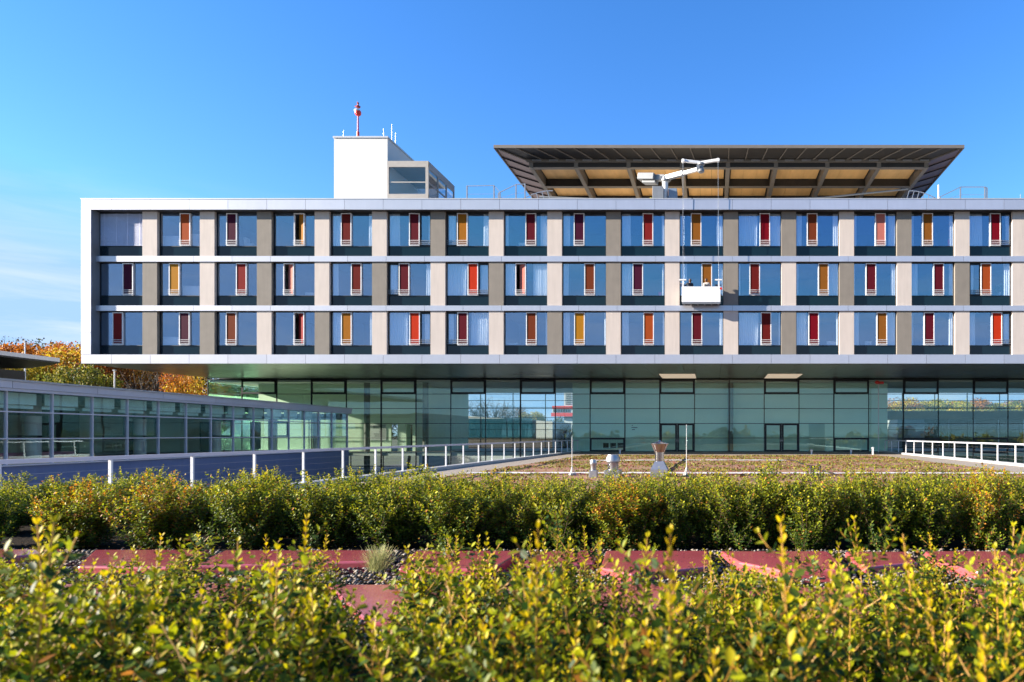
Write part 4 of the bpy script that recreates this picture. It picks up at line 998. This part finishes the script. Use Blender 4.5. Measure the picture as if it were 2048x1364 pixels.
pr = person(X(1412.5, YGd), YGd, pz, 1.74, -.25, 'worker in pale shirt with dark straps at the right in the gondola', M['pale_cloth'], M['hair'],
       [(-.24,.10,1.16),(-.2,.28,1.08),(-.16,.36,1.12)], [(.26,.12,1.18),(.24,.30,1.12),(.2,.42,1.16)])
st = MB()
for sg in (-1, 1): st.beam((sg*.09, -.125, 1.40), (sg*.10, -.14, 1.05), .04, .015)
st.box(-.11, .11, -.15, -.128, 1.12, 1.30); st.build('straps', M['navy'], pr, local=True)

# ------------------------------------------------------------------ left pavilion (long glazed wing)
ang = math.atan(.0738)
pv = thing('glazed_wing', (-28.34, 26, -4), 'low glazed wing with lavender fascia and slate blue base wall left of the deck', 'building', None, ang)
def pb(*a): return MB().box(*a)
z_s, z1, z2, z3, z4 = .37+4, 1.42+4, 2.51+4, 3.33+4, 3.81+4
y0p, y1p = -14, 28.1
pb(-.02, .14, y0p, y1p, 0, z_s-.06).build('base_wall', M['blue_wall'], pv, local=True)
jt = MB()
for zz in (z_s-.75, z_s-1.6, z_s-2.4): jt.box(.141, .146, y0p, y1p-.2, zz-.008, zz+.008)
jt.build('wall_joint', M['grey_enamel'], pv, local=True)
pb(-.05, .24, y0p, y1p, z_s-.06, z_s).build('sill', M['lavender_metal'], pv, local=True)
fa = MB()
for k in range(-4, 8): fa.box(.0, .30, k*3.92+.008, min((k+1)*3.92, 28.3)-.008, z3+.12, z4-.08) if k*3.92 < 28.1 else None
fa.box(-.0, .26, y0p-1.6, 28.3, z3, z3+.112); fa.build('fascia', M['lavender_metal'], pv, local=True)
pb(-.05, .36, y0p-1.6, 28.36, z4-.079, z4).build('roof_edge', M['white_metal'], pv, local=True)
pb(-12, -.06, y0p-1.6, 28.3, z3+.1, z4-.1).build('roof', M['concrete'], pv, local=True)
pb(-12, -.05, y0p, y1p, z_s-.3, z_s-.02).build('floor', M['concrete'], pv, local=True)
pb(-8.2, -8.0, y0p, y1p-3, z_s, z3).build('inner_wall', mat('wing_wall', (.62, .66, .58), .8), pv, local=True)
pb(-12, -.06, y1p-.16, y1p, 0, z_s-.05).build('end_wall', M['blue_wall'], pv, local=True)
bays = [1.96*k for k in range(-7, 14)]+[y1p-.08]
mm = MB()
for y_ in bays: mm.box(.0, .10, y_-.03, y_+.03, z_s, z3)
for zz in (z1, z2): mm.box(.005, .11, y0p, y1p, zz-.025, zz+.025)
mm.box(-12, .08, y1p-.1, y1p-.04, z3-.5, z3); 
for xx in (-3, -6, -9): mm.box(xx-.03, xx+.03, y1p-.09, y1p-.03, z_s, z3)
mul = mm.build('mullions', M['lavender_metal'], pv, local=True)
for k in range(len(bays)-1):
    pb(.03, .045, bays[k]+.03, bays[k+1]-.03, z_s, z3).build('pane', M['pav_glass'], mul, local=True)
pb(-11, -.02, y1p-.07, y1p-.055, z_s, z3-.5).build('end_pane', M['pav_glass'], mul, local=True)
for k in range(len(bays)-1):
    y_ = bays[k]; L_ = bays[k+1]-y_
    if k < 19:
        bl = MB(); bl.box(-.30, -.27, y_+.05, y_+L_*.83, z3-.50, z3-.02); bl.box(-.42, -.40, y_+.05, y_+L_*.83, z3-.66, z3-.52)
        bl.build('roller_blind', M['teal_blind'], pv, local=True)
    if k in (7, 9, 10, 13, 16):
        f_ = MB(); t_ = .10; a, b_ = y_+.04, bays[k+1]-.04
        f_.box(-.03, .028, a, a+t_, z1+.03, z2-.03); f_.box(-.03, .028, b_-t_, b_, z1+.03, z2-.03); f_.box(-.03, .027, a, b_, z1+.03, z1+.03+t_); f_.box(-.03, .027, a, b_, z2-.03-t_, z2-.03)
        f_.build('opening_frame', M['dark_frame'], pv, local=True)
for k in (0, 3, 5, 8, 11, 14, 17, 20):
    y_ = bays[min(k, 20)]+1.0
    MB().tube((-1.6, y_, z_s-.02), (-1.6, y_, z3), .27, 20).build('column', M['white'], pv, local=True, smooth=True)
pb(-2.3, -2.1, -3, 5.6, z_s, z_s+.42).build('pink_counter', M['pink'], pv, local=True)
dk = MB()
for (a, b_, zlo, zhi) in ((1.0, 1.9, .9, 2.4), (7.5, 9.8, .0, 2.6), (12.4, 13.2, 0, 2.1), (17.5, 18.6, 0, 2.2), (22, 23, 0, 2.3)):
    dk.box(-7.99, -7.9, a*1.3, b_*1.3, z_s+zlo, z_s+zhi)
dk.build('inner_doors', M['platform_dark'], pv, local=True)
lt = MB()
for k in range(-6, 14):
    for xx in (-2.2, -4.6): lt.box(xx-.25, xx+.25, k*1.96+.6, k*1.96+.75, z3-.02, z3-.01)
lt.build('ceiling_lamps', M['white_enamel'], pv, local=True)
for k in (2, 9):
    pass
# ------------------------------------------------------------------ flat-roofed pavilion far left
cn = thing('flat_roof_building', (-58, 52, -4), 'building with thin projecting flat roof at the far left edge', 'building')
zr0 = Z(727, 50.0); tipx = X(119, 50.0)
MB().prism([(tipx, 50), (tipx-5.8, 53.5), (-95, 60), (-95, 12), (tipx+2.0, 12)], zr0, zr0+.12).build('roof_underside', M['dark_frame'], cn)
MB().prism([(tipx, 50.02), (tipx-5.8, 53.52), (-95, 60.02), (-95, 12), (tipx+2.02, 12)], zr0+.121, zr0+.42).build('roof_edge', M['silver_metal'], cn)
MB().box(-95, tipx-9, 20, 56, -3.9, zr0-.001).build('wall', M['dark_frame'], cn)
MB().box(tipx-8.99, tipx-8.9, 22, 52, 0, zr0-.4).build('pane', M['pav_glass'], cn)
for y_ in (30, 36, 42, 48): MB().tube((tipx-6.5, y_, -3.9), (tipx-6.5, y_, zr0), .12, 10).build('column', M['dark_frame'], cn)
for px, y_, pt, pb2, lab in ((50, 60, 684, 760, 'thin white pole rising behind the far left flat roof'), (229, 62, 742, 790, 'thin white pole standing in front of the autumn trees')):
    t = thing('lamp_pole', (X(px, y_), y_, -4), lab, 'pole', 'thin poles beyond the glazed wing')
    MB().tube((X(px, y_), y_, -4), (X(px, y_), y_, Z(pt, y_)), .07, 8, .05).build('shaft', M['white_enamel'], t)
    MB().box(X(px, y_)-.10, X(px, y_)+.10, y_-.10, y_+.10, Z(pt, y_), Z(pt, y_)+.12).build('cap', M['grey_enamel'], t)

# ------------------------------------------------------------------ roof vents and small things on the deck
def vent(px, y_, py_top, rbody, kind, label):
    x = X(px, y_); zt2 = Z(py_top, y_)
    t = thing('roof_vent', (x, y_, .012), label, 'roof vent', 'metal vents on the green roof')
    if kind == 0:
        MB().add([(x-.31,y_-.31,.012),(x+.31,y_-.31,.012),(x+.31,y_+.31,.012),(x-.31,y_+.31,.012),(x-.31,y_-.31,.30),(x+.31,y_-.31,.30),(x+.31,y_+.31,.30),(x-.31,y_+.31,.30),
                  (x-.16,y_-.16,.60),(x+.16,y_-.16,.60),(x+.16,y_+.16,.60),(x-.16,y_+.16,.60)],
                 [(3,2,1,0),(0,1,5,4),(1,2,6,5),(2,3,7,6),(3,0,4,7),(4,5,9,8),(5,6,10,9),(6,7,11,10),(7,4,8,11),(8,9,10,11)]).build('base', M['galv'], t)
        MB().tube((x,y_,.60),(x,y_,.95),.175,24).build('duct', M['steel'], t, smooth=True)
        MB().lathe((x,y_,.93), [(.185,0),(.19,.02),(.30,.27),(.31,.30),(.36,.31),(.36,.33),(.20,.36),(.05,.41),(.03,.45)], 28).build('cowl', M['steel'], t, smooth=True)
    else:
        MB().box(x-rbody*1.45, x+rbody*1.45, y_-rbody*1.45, y_+rbody*1.45, .012, .28).build('base', M['galv'], t, bevel=.01)
        h_ = zt2-.28
        MB().lathe((x,y_,.28), [(rbody,0),(rbody,h_*.45),(rbody*1.02,h_*.46)], 22).build('duct', M['galv'], t, smooth=True)
        MB().lathe((x,y_,.28+h_*.46), [(rbody*1.05,0),(rbody*1.28,h_*.10),(rbody*1.28,h_*.32),(rbody*1.0,h_*.48),(rbody*1.0,h_*.54)], 22).build('cowl', M['galv'], t, smooth=True)
vent(1319, 24.2, 887, .2, 0, 'large metal roof vent with wide conical steel cowl')
vent(1226, 24.0, 909, .20, 1, 'medium grey metal roof vent with bulging cap, middle of three')
vent(1187, 23.8, 919, .10, 1, 'smallest and slimmest grey metal roof vent, leftmost of three')
def deckrod(px, y_, py, label):
    x = X(px, y_); t = thing('lightning_rod', (x, y_, .012), label, 'rod', 'lightning rods on the green roof')
    MB().tube((x,y_,.012),(x,y_,Z(py,y_)),.013,8,.007).build('rod', M['white_enamel'], t)
    m = MB(); 
    for a in (.3, 2.4, 4.5): m.tube((x,y_,.35),(x+.16*math.cos(a),y_+.16*math.sin(a),.02),.012,6)
    m.build('tripod', M['white_enamel'], t)
    MB().lathe((x,y_,.012), [(.14,0),(.14,.06),(.10,.09)], 16).build('foot', M['concrete'], t)
deckrod(1373, 25.0, 849, 'white lightning rod standing right of the large conical vent')
deckrod(1144, 25.0, 876, 'thin white lightning rod at the left end of the green roof')
for px, py, yy, lab in ((1240, 899, 54, 'small white cap on the paving left of the left door'), (1702, 901, 54, 'small white cap on the paving near the right corner'),
                        (1746, 898, 52, 'taller white bollard on the paving at the right corner'), (1623, 903, 53, 'small grey tap post on the paving right of the right door')):
    x = X(px, yy); t = thing('bollard', (x, yy, 0), lab, 'bollard', 'small posts on the deck paving'); hh = max(.14, Z(py-3, yy))
    MB().tube((x,yy,0),(x,yy,.30 if 'taller' not in lab else .5),.07,12).build('post', M['white_enamel'], t)
    MB().lathe((x,yy,.30 if 'taller' not in lab else .5), [(.12,0),(.12,.05),(.06,.09)], 14).build('cap', M['white_enamel'], t, smooth=True)
for k, (px, lab) in enumerate(((1622, 'dark standpipe, left of three on the green roof'), (1627, 'dark standpipe, middle of three on the green roof'), (1640, 'dark standpipe, right of three on the green roof'))):
    x = X(px, 24.5); t = thing('standpipe', (x, 24.5, .012), lab, 'pipe', 'dark standpipes on the green roof')
    MB().tube((x,24.5,.012),(x,24.5,.36),.03,10).build('pipe', M['black'], t); MB().tube((x,24.5,.36),(x,24.5,.42),.05,10).build('cap', M['black'], t)
def cable(pts, label):
    m = MB(); r = random.Random(4); P = [Vector((X(a, (EYE-.04)*F/(b_-PY)), (EYE-.04)*F/(b_-PY), .05)) for a, b_ in pts]
    Q = []
    for a, b_ in zip(P[:-1], P[1:]):
        for q in range(6): Q.append(a.lerp(b_, q/6)+Vector((r.uniform(-.06,.06), r.uniform(-.15,.15), 0)))
    Q.append(P[-1])
    for a, b_ in zip(Q[:-1], Q[1:]): m.tube(a, b_, .035, 6)
    tag(m.build('cable', M['black'], None), label, 'cable', 'black cables lying on the green roof')
cable([(1576, 919), (1600, 926), (1625, 937), (1668, 948)], 'black cable lying across the green roof near the dark standpipes')
cable([(1372, 917), (1352, 930), (1335, 942)], 'short black cable lying on the green roof beside the large vent')
lp = thing('beacon_pole', (X(1757, 58.6), 58.6, 0), 'thin white pole with red lamp at the top, right end of the glazed wall', 'lamp')
xq = X(1757, 58.6)
MB().tube((xq,58.6,0),(xq,58.6,Z(768,58.6)),.035,8).build('pole', M['white_enamel'], lp)
MB().lathe((xq-.1,58.6,Z(768,58.6)), [(.10,0),(.22,.06),(.24,.2),(.1,.3)], 12).box(xq, xq+.45, 58.5, 58.7, Z(768,58.6), Z(768,58.6)+.22).build('lamp_head', M['red_paint'], lp)
rdb = B(-24, -15, 28, 28.6, -3.98, -.75).build('red_planter_wall', M['red_paint']); tag(rdb, 'low red wall in the courtyard behind the left railing', 'wall')

# ------------------------------------------------------------------ trees
def tree_mesh(seed, H, R, n, pal, leafs=.16, bare=0., clumps=26):
    r = np.random.RandomState(seed); tr = MB(); th = H*.34
    def limb(p, q, r0, r1, k=3):
        p = np.array(p, float); q = np.array(q, float); pts = [p+(q-p)*i/k+(r.normal(0, .03*np.linalg.norm(q-p), 3) if 0 < i < k else 0) for i in range(k+1)]
        for i in range(k): tr.tube(pts[i], pts[i+1], r0+(r1-r0)*i/k, 6, r0+(r1-r0)*(i+1)/k)
        return pts
    limb((0,0,0), (0,0,th), H*.022, H*.016)
    cc = []
    for c in range(clumps):
        a = r.rand()*6.28; e = r.uniform(-.35, 1.0); rad = R*(.55+.45*r.rand())*math.cos(e*.9)
        p = np.array((math.cos(a)*rad, math.sin(a)*rad, th+(H-th)*(.42+.48*math.sin(e))))
        cc.append((p, R*r.uniform(.22, .40), r.rand()))
        mid = np.array((p[0]*.35, p[1]*.35, th+(p[2]-th)*.45)); limb((0,0,th*.9), mid, H*.010, H*.006); limb(mid, p, H*.006, H*.0018)
        for q in range(4 if not bare else 9):
            e2 = p+np.clip(r.normal(0, R*.2, 3), -R*.3, R*.3); limb(mid+(p-mid)*r.uniform(.3,1), e2, H*.0028, H*.0007, 2)
    idx = r.randint(0, clumps, n)
    P = np.zeros((n,3)); C = np.zeros((n,3)); pal = np.array(pal)
    for i, k in enumerate(idx):
        c, s, t = cc[k]; v = r.normal(0, 1, 3); v /= np.linalg.norm(v); v *= s*(r.rand()**.4)*1.15; v[2] *= .75
        P[i] = c+v; j = int(t*len(pal)*.999); C[i] = pal[j if r.rand() < .7 else r.randint(len(pal))]*r.uniform(.6, 1.3)
    Dr = r.normal(0, 1, (n,3)); N = r.normal(0, 1, (n,3))+np.array((0,0,.6)); Ln = r.uniform(.7, 1.3, n)*leafs
    cm = leaf_mesh('crown', P, Dr, N, Ln, Ln*.8, np.clip(C, .003, .8), M['tree_leaf'], quad=True)
    tm = D.meshes.new('trunk'); tm.from_pydata(tr.v, [], tr.f); tm.materials.append(M['bark'])
    return cm, tm
OR = [(.52,.17,.014),(.42,.11,.012),(.58,.25,.025),(.30,.09,.018)]
YE = [(.62,.44,.03),(.56,.34,.025),(.46,.38,.05)]
YG_ = [(.30,.29,.03),(.20,.22,.03),(.36,.28,.03)]
GR = [(.05,.075,.02),(.07,.09,.02),(.10,.10,.03)]
BR = [(.16,.09,.03),(.12,.07,.03),(.22,.11,.03)]
TM = {'orange': tree_mesh(31, 14, 4.6, 11000, OR+YE[:1], .17), 'orange2': tree_mesh(32, 13, 4.2, 10000, OR, .17), 'yellow': tree_mesh(33, 12, 4.2, 10000, YE+YG_[:1], .17),
      'green': tree_mesh(34, 12, 4.4, 10000, YG_+GR[:1], .17), 'dark': tree_mesh(35, 13, 4.4, 11000, GR, .17), 'brown': tree_mesh(36, 13, 4.6, 3600, BR+OR[:1], .15, 1.),
      'bare': tree_mesh(37, 13, 4.6, 500, BR, .13, 1., 34)}
TN = {'orange':'bright orange autumn tree', 'orange2':'deep orange autumn tree', 'yellow':'golden yellow autumn tree', 'green':'yellow-green tree', 'dark':'dark green tree', 'brown':'sparse brown autumn tree', 'bare':'nearly leafless tree'}
def tree(kind, px, y_, ptop, wid, where, group):
    x = X(px, y_); H = {'orange':14,'orange2':13,'yellow':12,'green':12,'dark':13,'brown':13,'bare':13}[kind]
    h_ = Z(ptop-(10 if group == G1 else 0), y_)+4; t = thing('deciduous_tree', (x, y_, -4), '%s %s' % (TN[kind], where), 'tree', group, rt_.uniform(0, 6.28))
    s = h_/H; t.scale = (wid, wid, s)
    for nm, me in zip(('crown', 'trunk'), TM[kind]):
        o = D.objects.new(nm, me); COL.objects.link(o); o.parent = t
rt_ = random.Random(8)
G1 = 'autumn trees beyond the left wing'
for kind, px, y_, ptop, wid, wh in (
    ('brown', -15, 84, 668, 1.15, 'at the left picture edge above the flat roof'), ('orange2', 62, 80, 676, 1.1, 'right of the one at the left edge'),
    ('orange', 128, 76, 680, 1.1, 'just left of the white building corner'), ('orange', 178, 92, 688, 1.2, 'half hidden by the building corner'),
    ('yellow', 20, 70, 715, .9, 'low behind the tip of the flat roof'), ('green', 165, 66, 722, .75, 'below the building corner'),
    ('dark', 215, 86, 705, 1.1, 'behind the thin pole'), ('orange2', 262, 78, 722, .8, 'right of the thin pole'), ('bare', 300, 70, 722, .9, 'under the cantilever'),
    ('dark', 340, 90, 715, 1.1, 'in the shade below the cantilever'), ('orange', 388, 64, 742, .62, 'at the left end of the glazed hall'),
    ('brown', 440, 95, 700, 1.2, 'seen through the left end of the hall'), ('dark', 520, 100, 700, 1.2, 'behind the left hall wall'), ('dark', 105, 100, 690, 1.2, 'deep behind the orange ones'),
    ('brown', -90, 75, 690, 1.1, 'outside the left picture edge')):
    tree(kind, px, y_, ptop, wid, wh, G1)
G2 = 'trees seen through the hall'
for kind, px, y_, ptop, wid, wh in (
    ('dark', 868, 100, 770, .8, 'seen through the hall at its left'), ('bare', 925, 104, 785, 1.0, 'seen through the hall beside the dark one'), ('bare', 985, 108, 790, 1.0, 'in the middle of the hall view'),
    ('brown', 1025, 112, 805, .8, 'right of the leafless ones in the hall view'), ('yellow', 1060, 106, 818, .6, 'seen through the hall near the red and white block'),
    ('green', 1095, 110, 825, .6, 'low before the red and white block'), ('dark', 820, 98, 800, .9, 'seen behind the hall column'), ('brown', 1130, 98, 840, .6, 'low at the right end of the hall view')):
    tree(kind, px, y_, ptop, wid, wh, G2)
G3 = 'trees behind the right part of the hall'
ks = ['orange','yellow','green','yellow','orange2','yellow','green','orange','yellow','green']
for k in range(10):
    tree(ks[k], 1790+k*38, 118+(k%3)*5, 789+(k*7)%9, 1.2, '%s from left in the row seen through the right bays' % ORD[k], G3)
for k in range(9):
    tree(['green','yellow','green'][k%3], 1775+k*42, 104+(k%2)*4, 806+(k*5)%7, 1.0, '%s from left in the lower row seen through the right bays' % ORD[k], G3)
# buildings behind the hall
wb = thing('white_hall_building', (X(950, 92), 92, -4), 'low white building with blue glazing seen through the hall', 'building')
yb = 92
MB().add([(X(838,yb),yb,-3.9),(X(1105,yb),yb,-3.9),(X(1105,yb),yb,Z(843,yb)),(X(838,yb),yb,Z(826,yb)),(X(838,yb),yb+12,-3.9),(X(1105,yb),yb+12,-3.9),(X(1105,yb),yb+12,Z(843,yb)),(X(838,yb),yb+12,Z(826,yb))],
         [(0,1,2,3),(7,6,5,4),(0,4,5,1),(1,5,6,2),(2,6,7,3),(3,7,4,0)]).build('wall', M['white'], wb)
gz_ = MB()
for a, b_ in ((863, 912), (913, 963), (964, 1014), (1015, 1066)): gz_.box(X(a, yb), X(b_, yb)-.05, yb-.12, yb-.01, Z(875, yb), Z(837, yb))
gz_.build('glazing', mat('blue_glazing', (.03, .12, .17), .15, 0, .2, .5), wb)
MB().box(X(838, yb), X(1105, yb), yb-.10, yb-.01, Z(905, yb), Z(877, yb)).build('plinth', mat('brown_plinth', (.16, .11, .08), .7), wb)
rb = thing('red_white_block', (X(1125, 170), 170, -4), 'distant white block with red storeys seen through the hall', 'building')
yb = 170
MB().box(X(1128, yb), X(1150, yb), yb, yb+12, -3.9, Z(782, yb)).build('wall', M['white'], rb)
MB().box(X(1104, yb), X(1150, yb), yb-1, yb-.01, Z(833, yb), Z(826, yb)).box(X(1106, yb), X(1150, yb), yb-1, yb-.01, Z(818, yb), Z(812, yb)).build('red_band', M['red_paint'], rb)
MB().box(X(1106, yb), X(1150, yb), yb-.8, yb-.01, Z(826, yb), Z(818, yb)).build('band_wall', M['white'], rb)
wnm = MB()
for a in (1108, 1113, 1118, 1123, 1128, 1133, 1138): wnm.box(X(a, yb), X(a+3, yb), yb-.9, yb-.81, Z(825, yb), Z(819, yb))
for q in range(6): wnm.box(X(1131, yb), X(1142, yb), yb-.1, yb-.01, Z(789+q*4, yb), Z(787+q*4, yb))
wnm.build('windows', M['navy'], rb)
gb_ = thing('grey_shed', (X(1830, 95), 95, -4), 'pale corrugated building seen through the right bays of the hall', 'building')
yb = 95
MB().box(X(1795, yb), X(1848, yb), yb, yb+10, -3.9, Z(839, yb)).build('wall', mat('pale_cladding', (.55, .56, .55), .5, .2), gb_)
MB().box(X(1795, yb), X(1848, yb), yb-.06, yb-.01, Z(860, yb), Z(855, yb)).build('roof_band', M['white'], gb_)
dg = thing('dark_glazed_building', (X(1950, 97), 97, -4), 'dark glazed building seen through the right bays of the hall', 'building')
MB().box(X(1849, yb), X(2160, yb), yb+.5, yb+12, -3.9, Z(836, yb)).build('wall', mat('dark_cladding', (.05, .07, .06), .2), dg)
dm = MB()
for a in range(1849, 2160, 50): dm.box(X(a, yb), X(a, yb)+.12, yb+.4, yb+.499, -3.9, Z(836, yb))
dm.build('mullions', M['galv'], dg)

# wood on the far side of the camera, mirrored in the glazing
def far_wood():
    r = np.random.RandomState(12); n = 26000
    x = r.uniform(-170, 170, n); k = np.floor(x/9); top = 4+1.2*np.sin(x*.31)+1.5*np.sin(x*.11+1)+1.2*np.sin(x*.73)+r.normal(0,.8,n)
    z = -4+top*r.rand(n)**.7; y = -95+r.normal(0, 3, n)+6*np.sin(x*.03)
    pal = np.array(GR+YG_+YE+OR[:1]); C = .8*pal[((k.astype(int)*7) % len(pal)+(r.rand(n) < .3)) % len(pal)]*r.uniform(.6, 1.3, (n, 1))
    me = leaf_mesh('far_wood', np.stack([x, y, z], 1), r.normal(0,1,(n,3)), r.normal(0,1,(n,3)), r.uniform(.8,1.6,n), r.uniform(.8,1.5,n), C, M['tree_leaf'], quad=True)
    o = D.objects.new('far_wood', me); COL.objects.link(o); tag(o, 'distant wood on the other side of the deck', 'wood', kind='stuff')
far_wood()

# fallen leaves on the slabs and the gravel
def litter():
    r = np.random.RandomState(3); n = 900
    y = r.uniform(2.7, 4.9, n); x = r.uniform(-1.12, .5, n)*y
    P = np.stack([x, y, np.full(n, .785)+r.uniform(0,.004,n)], 1); Dr = np.stack([r.normal(0,1,n), r.normal(0,1,n), r.normal(0,.12,n)], 1); N = np.stack([r.normal(0,.15,n), r.normal(0,.15,n), np.ones(n)], 1)
    pal = np.array([(.45,.30,.05),(.30,.15,.05),(.20,.12,.06),(.40,.36,.08)]); C = pal[r.randint(0,4,n)]*r.uniform(.6,1.1,(n,1)); Ln = r.uniform(.010,.024,n)
    me = leaf_mesh('fallen_leaves', P, Dr, N, Ln, Ln*.6, C, M['leaf'])
    o = D.objects.new('fallen_leaves', me); COL.objects.link(o); tag(o, 'small fallen leaves scattered over the red slabs', 'leaf litter', kind='stuff')
litter()
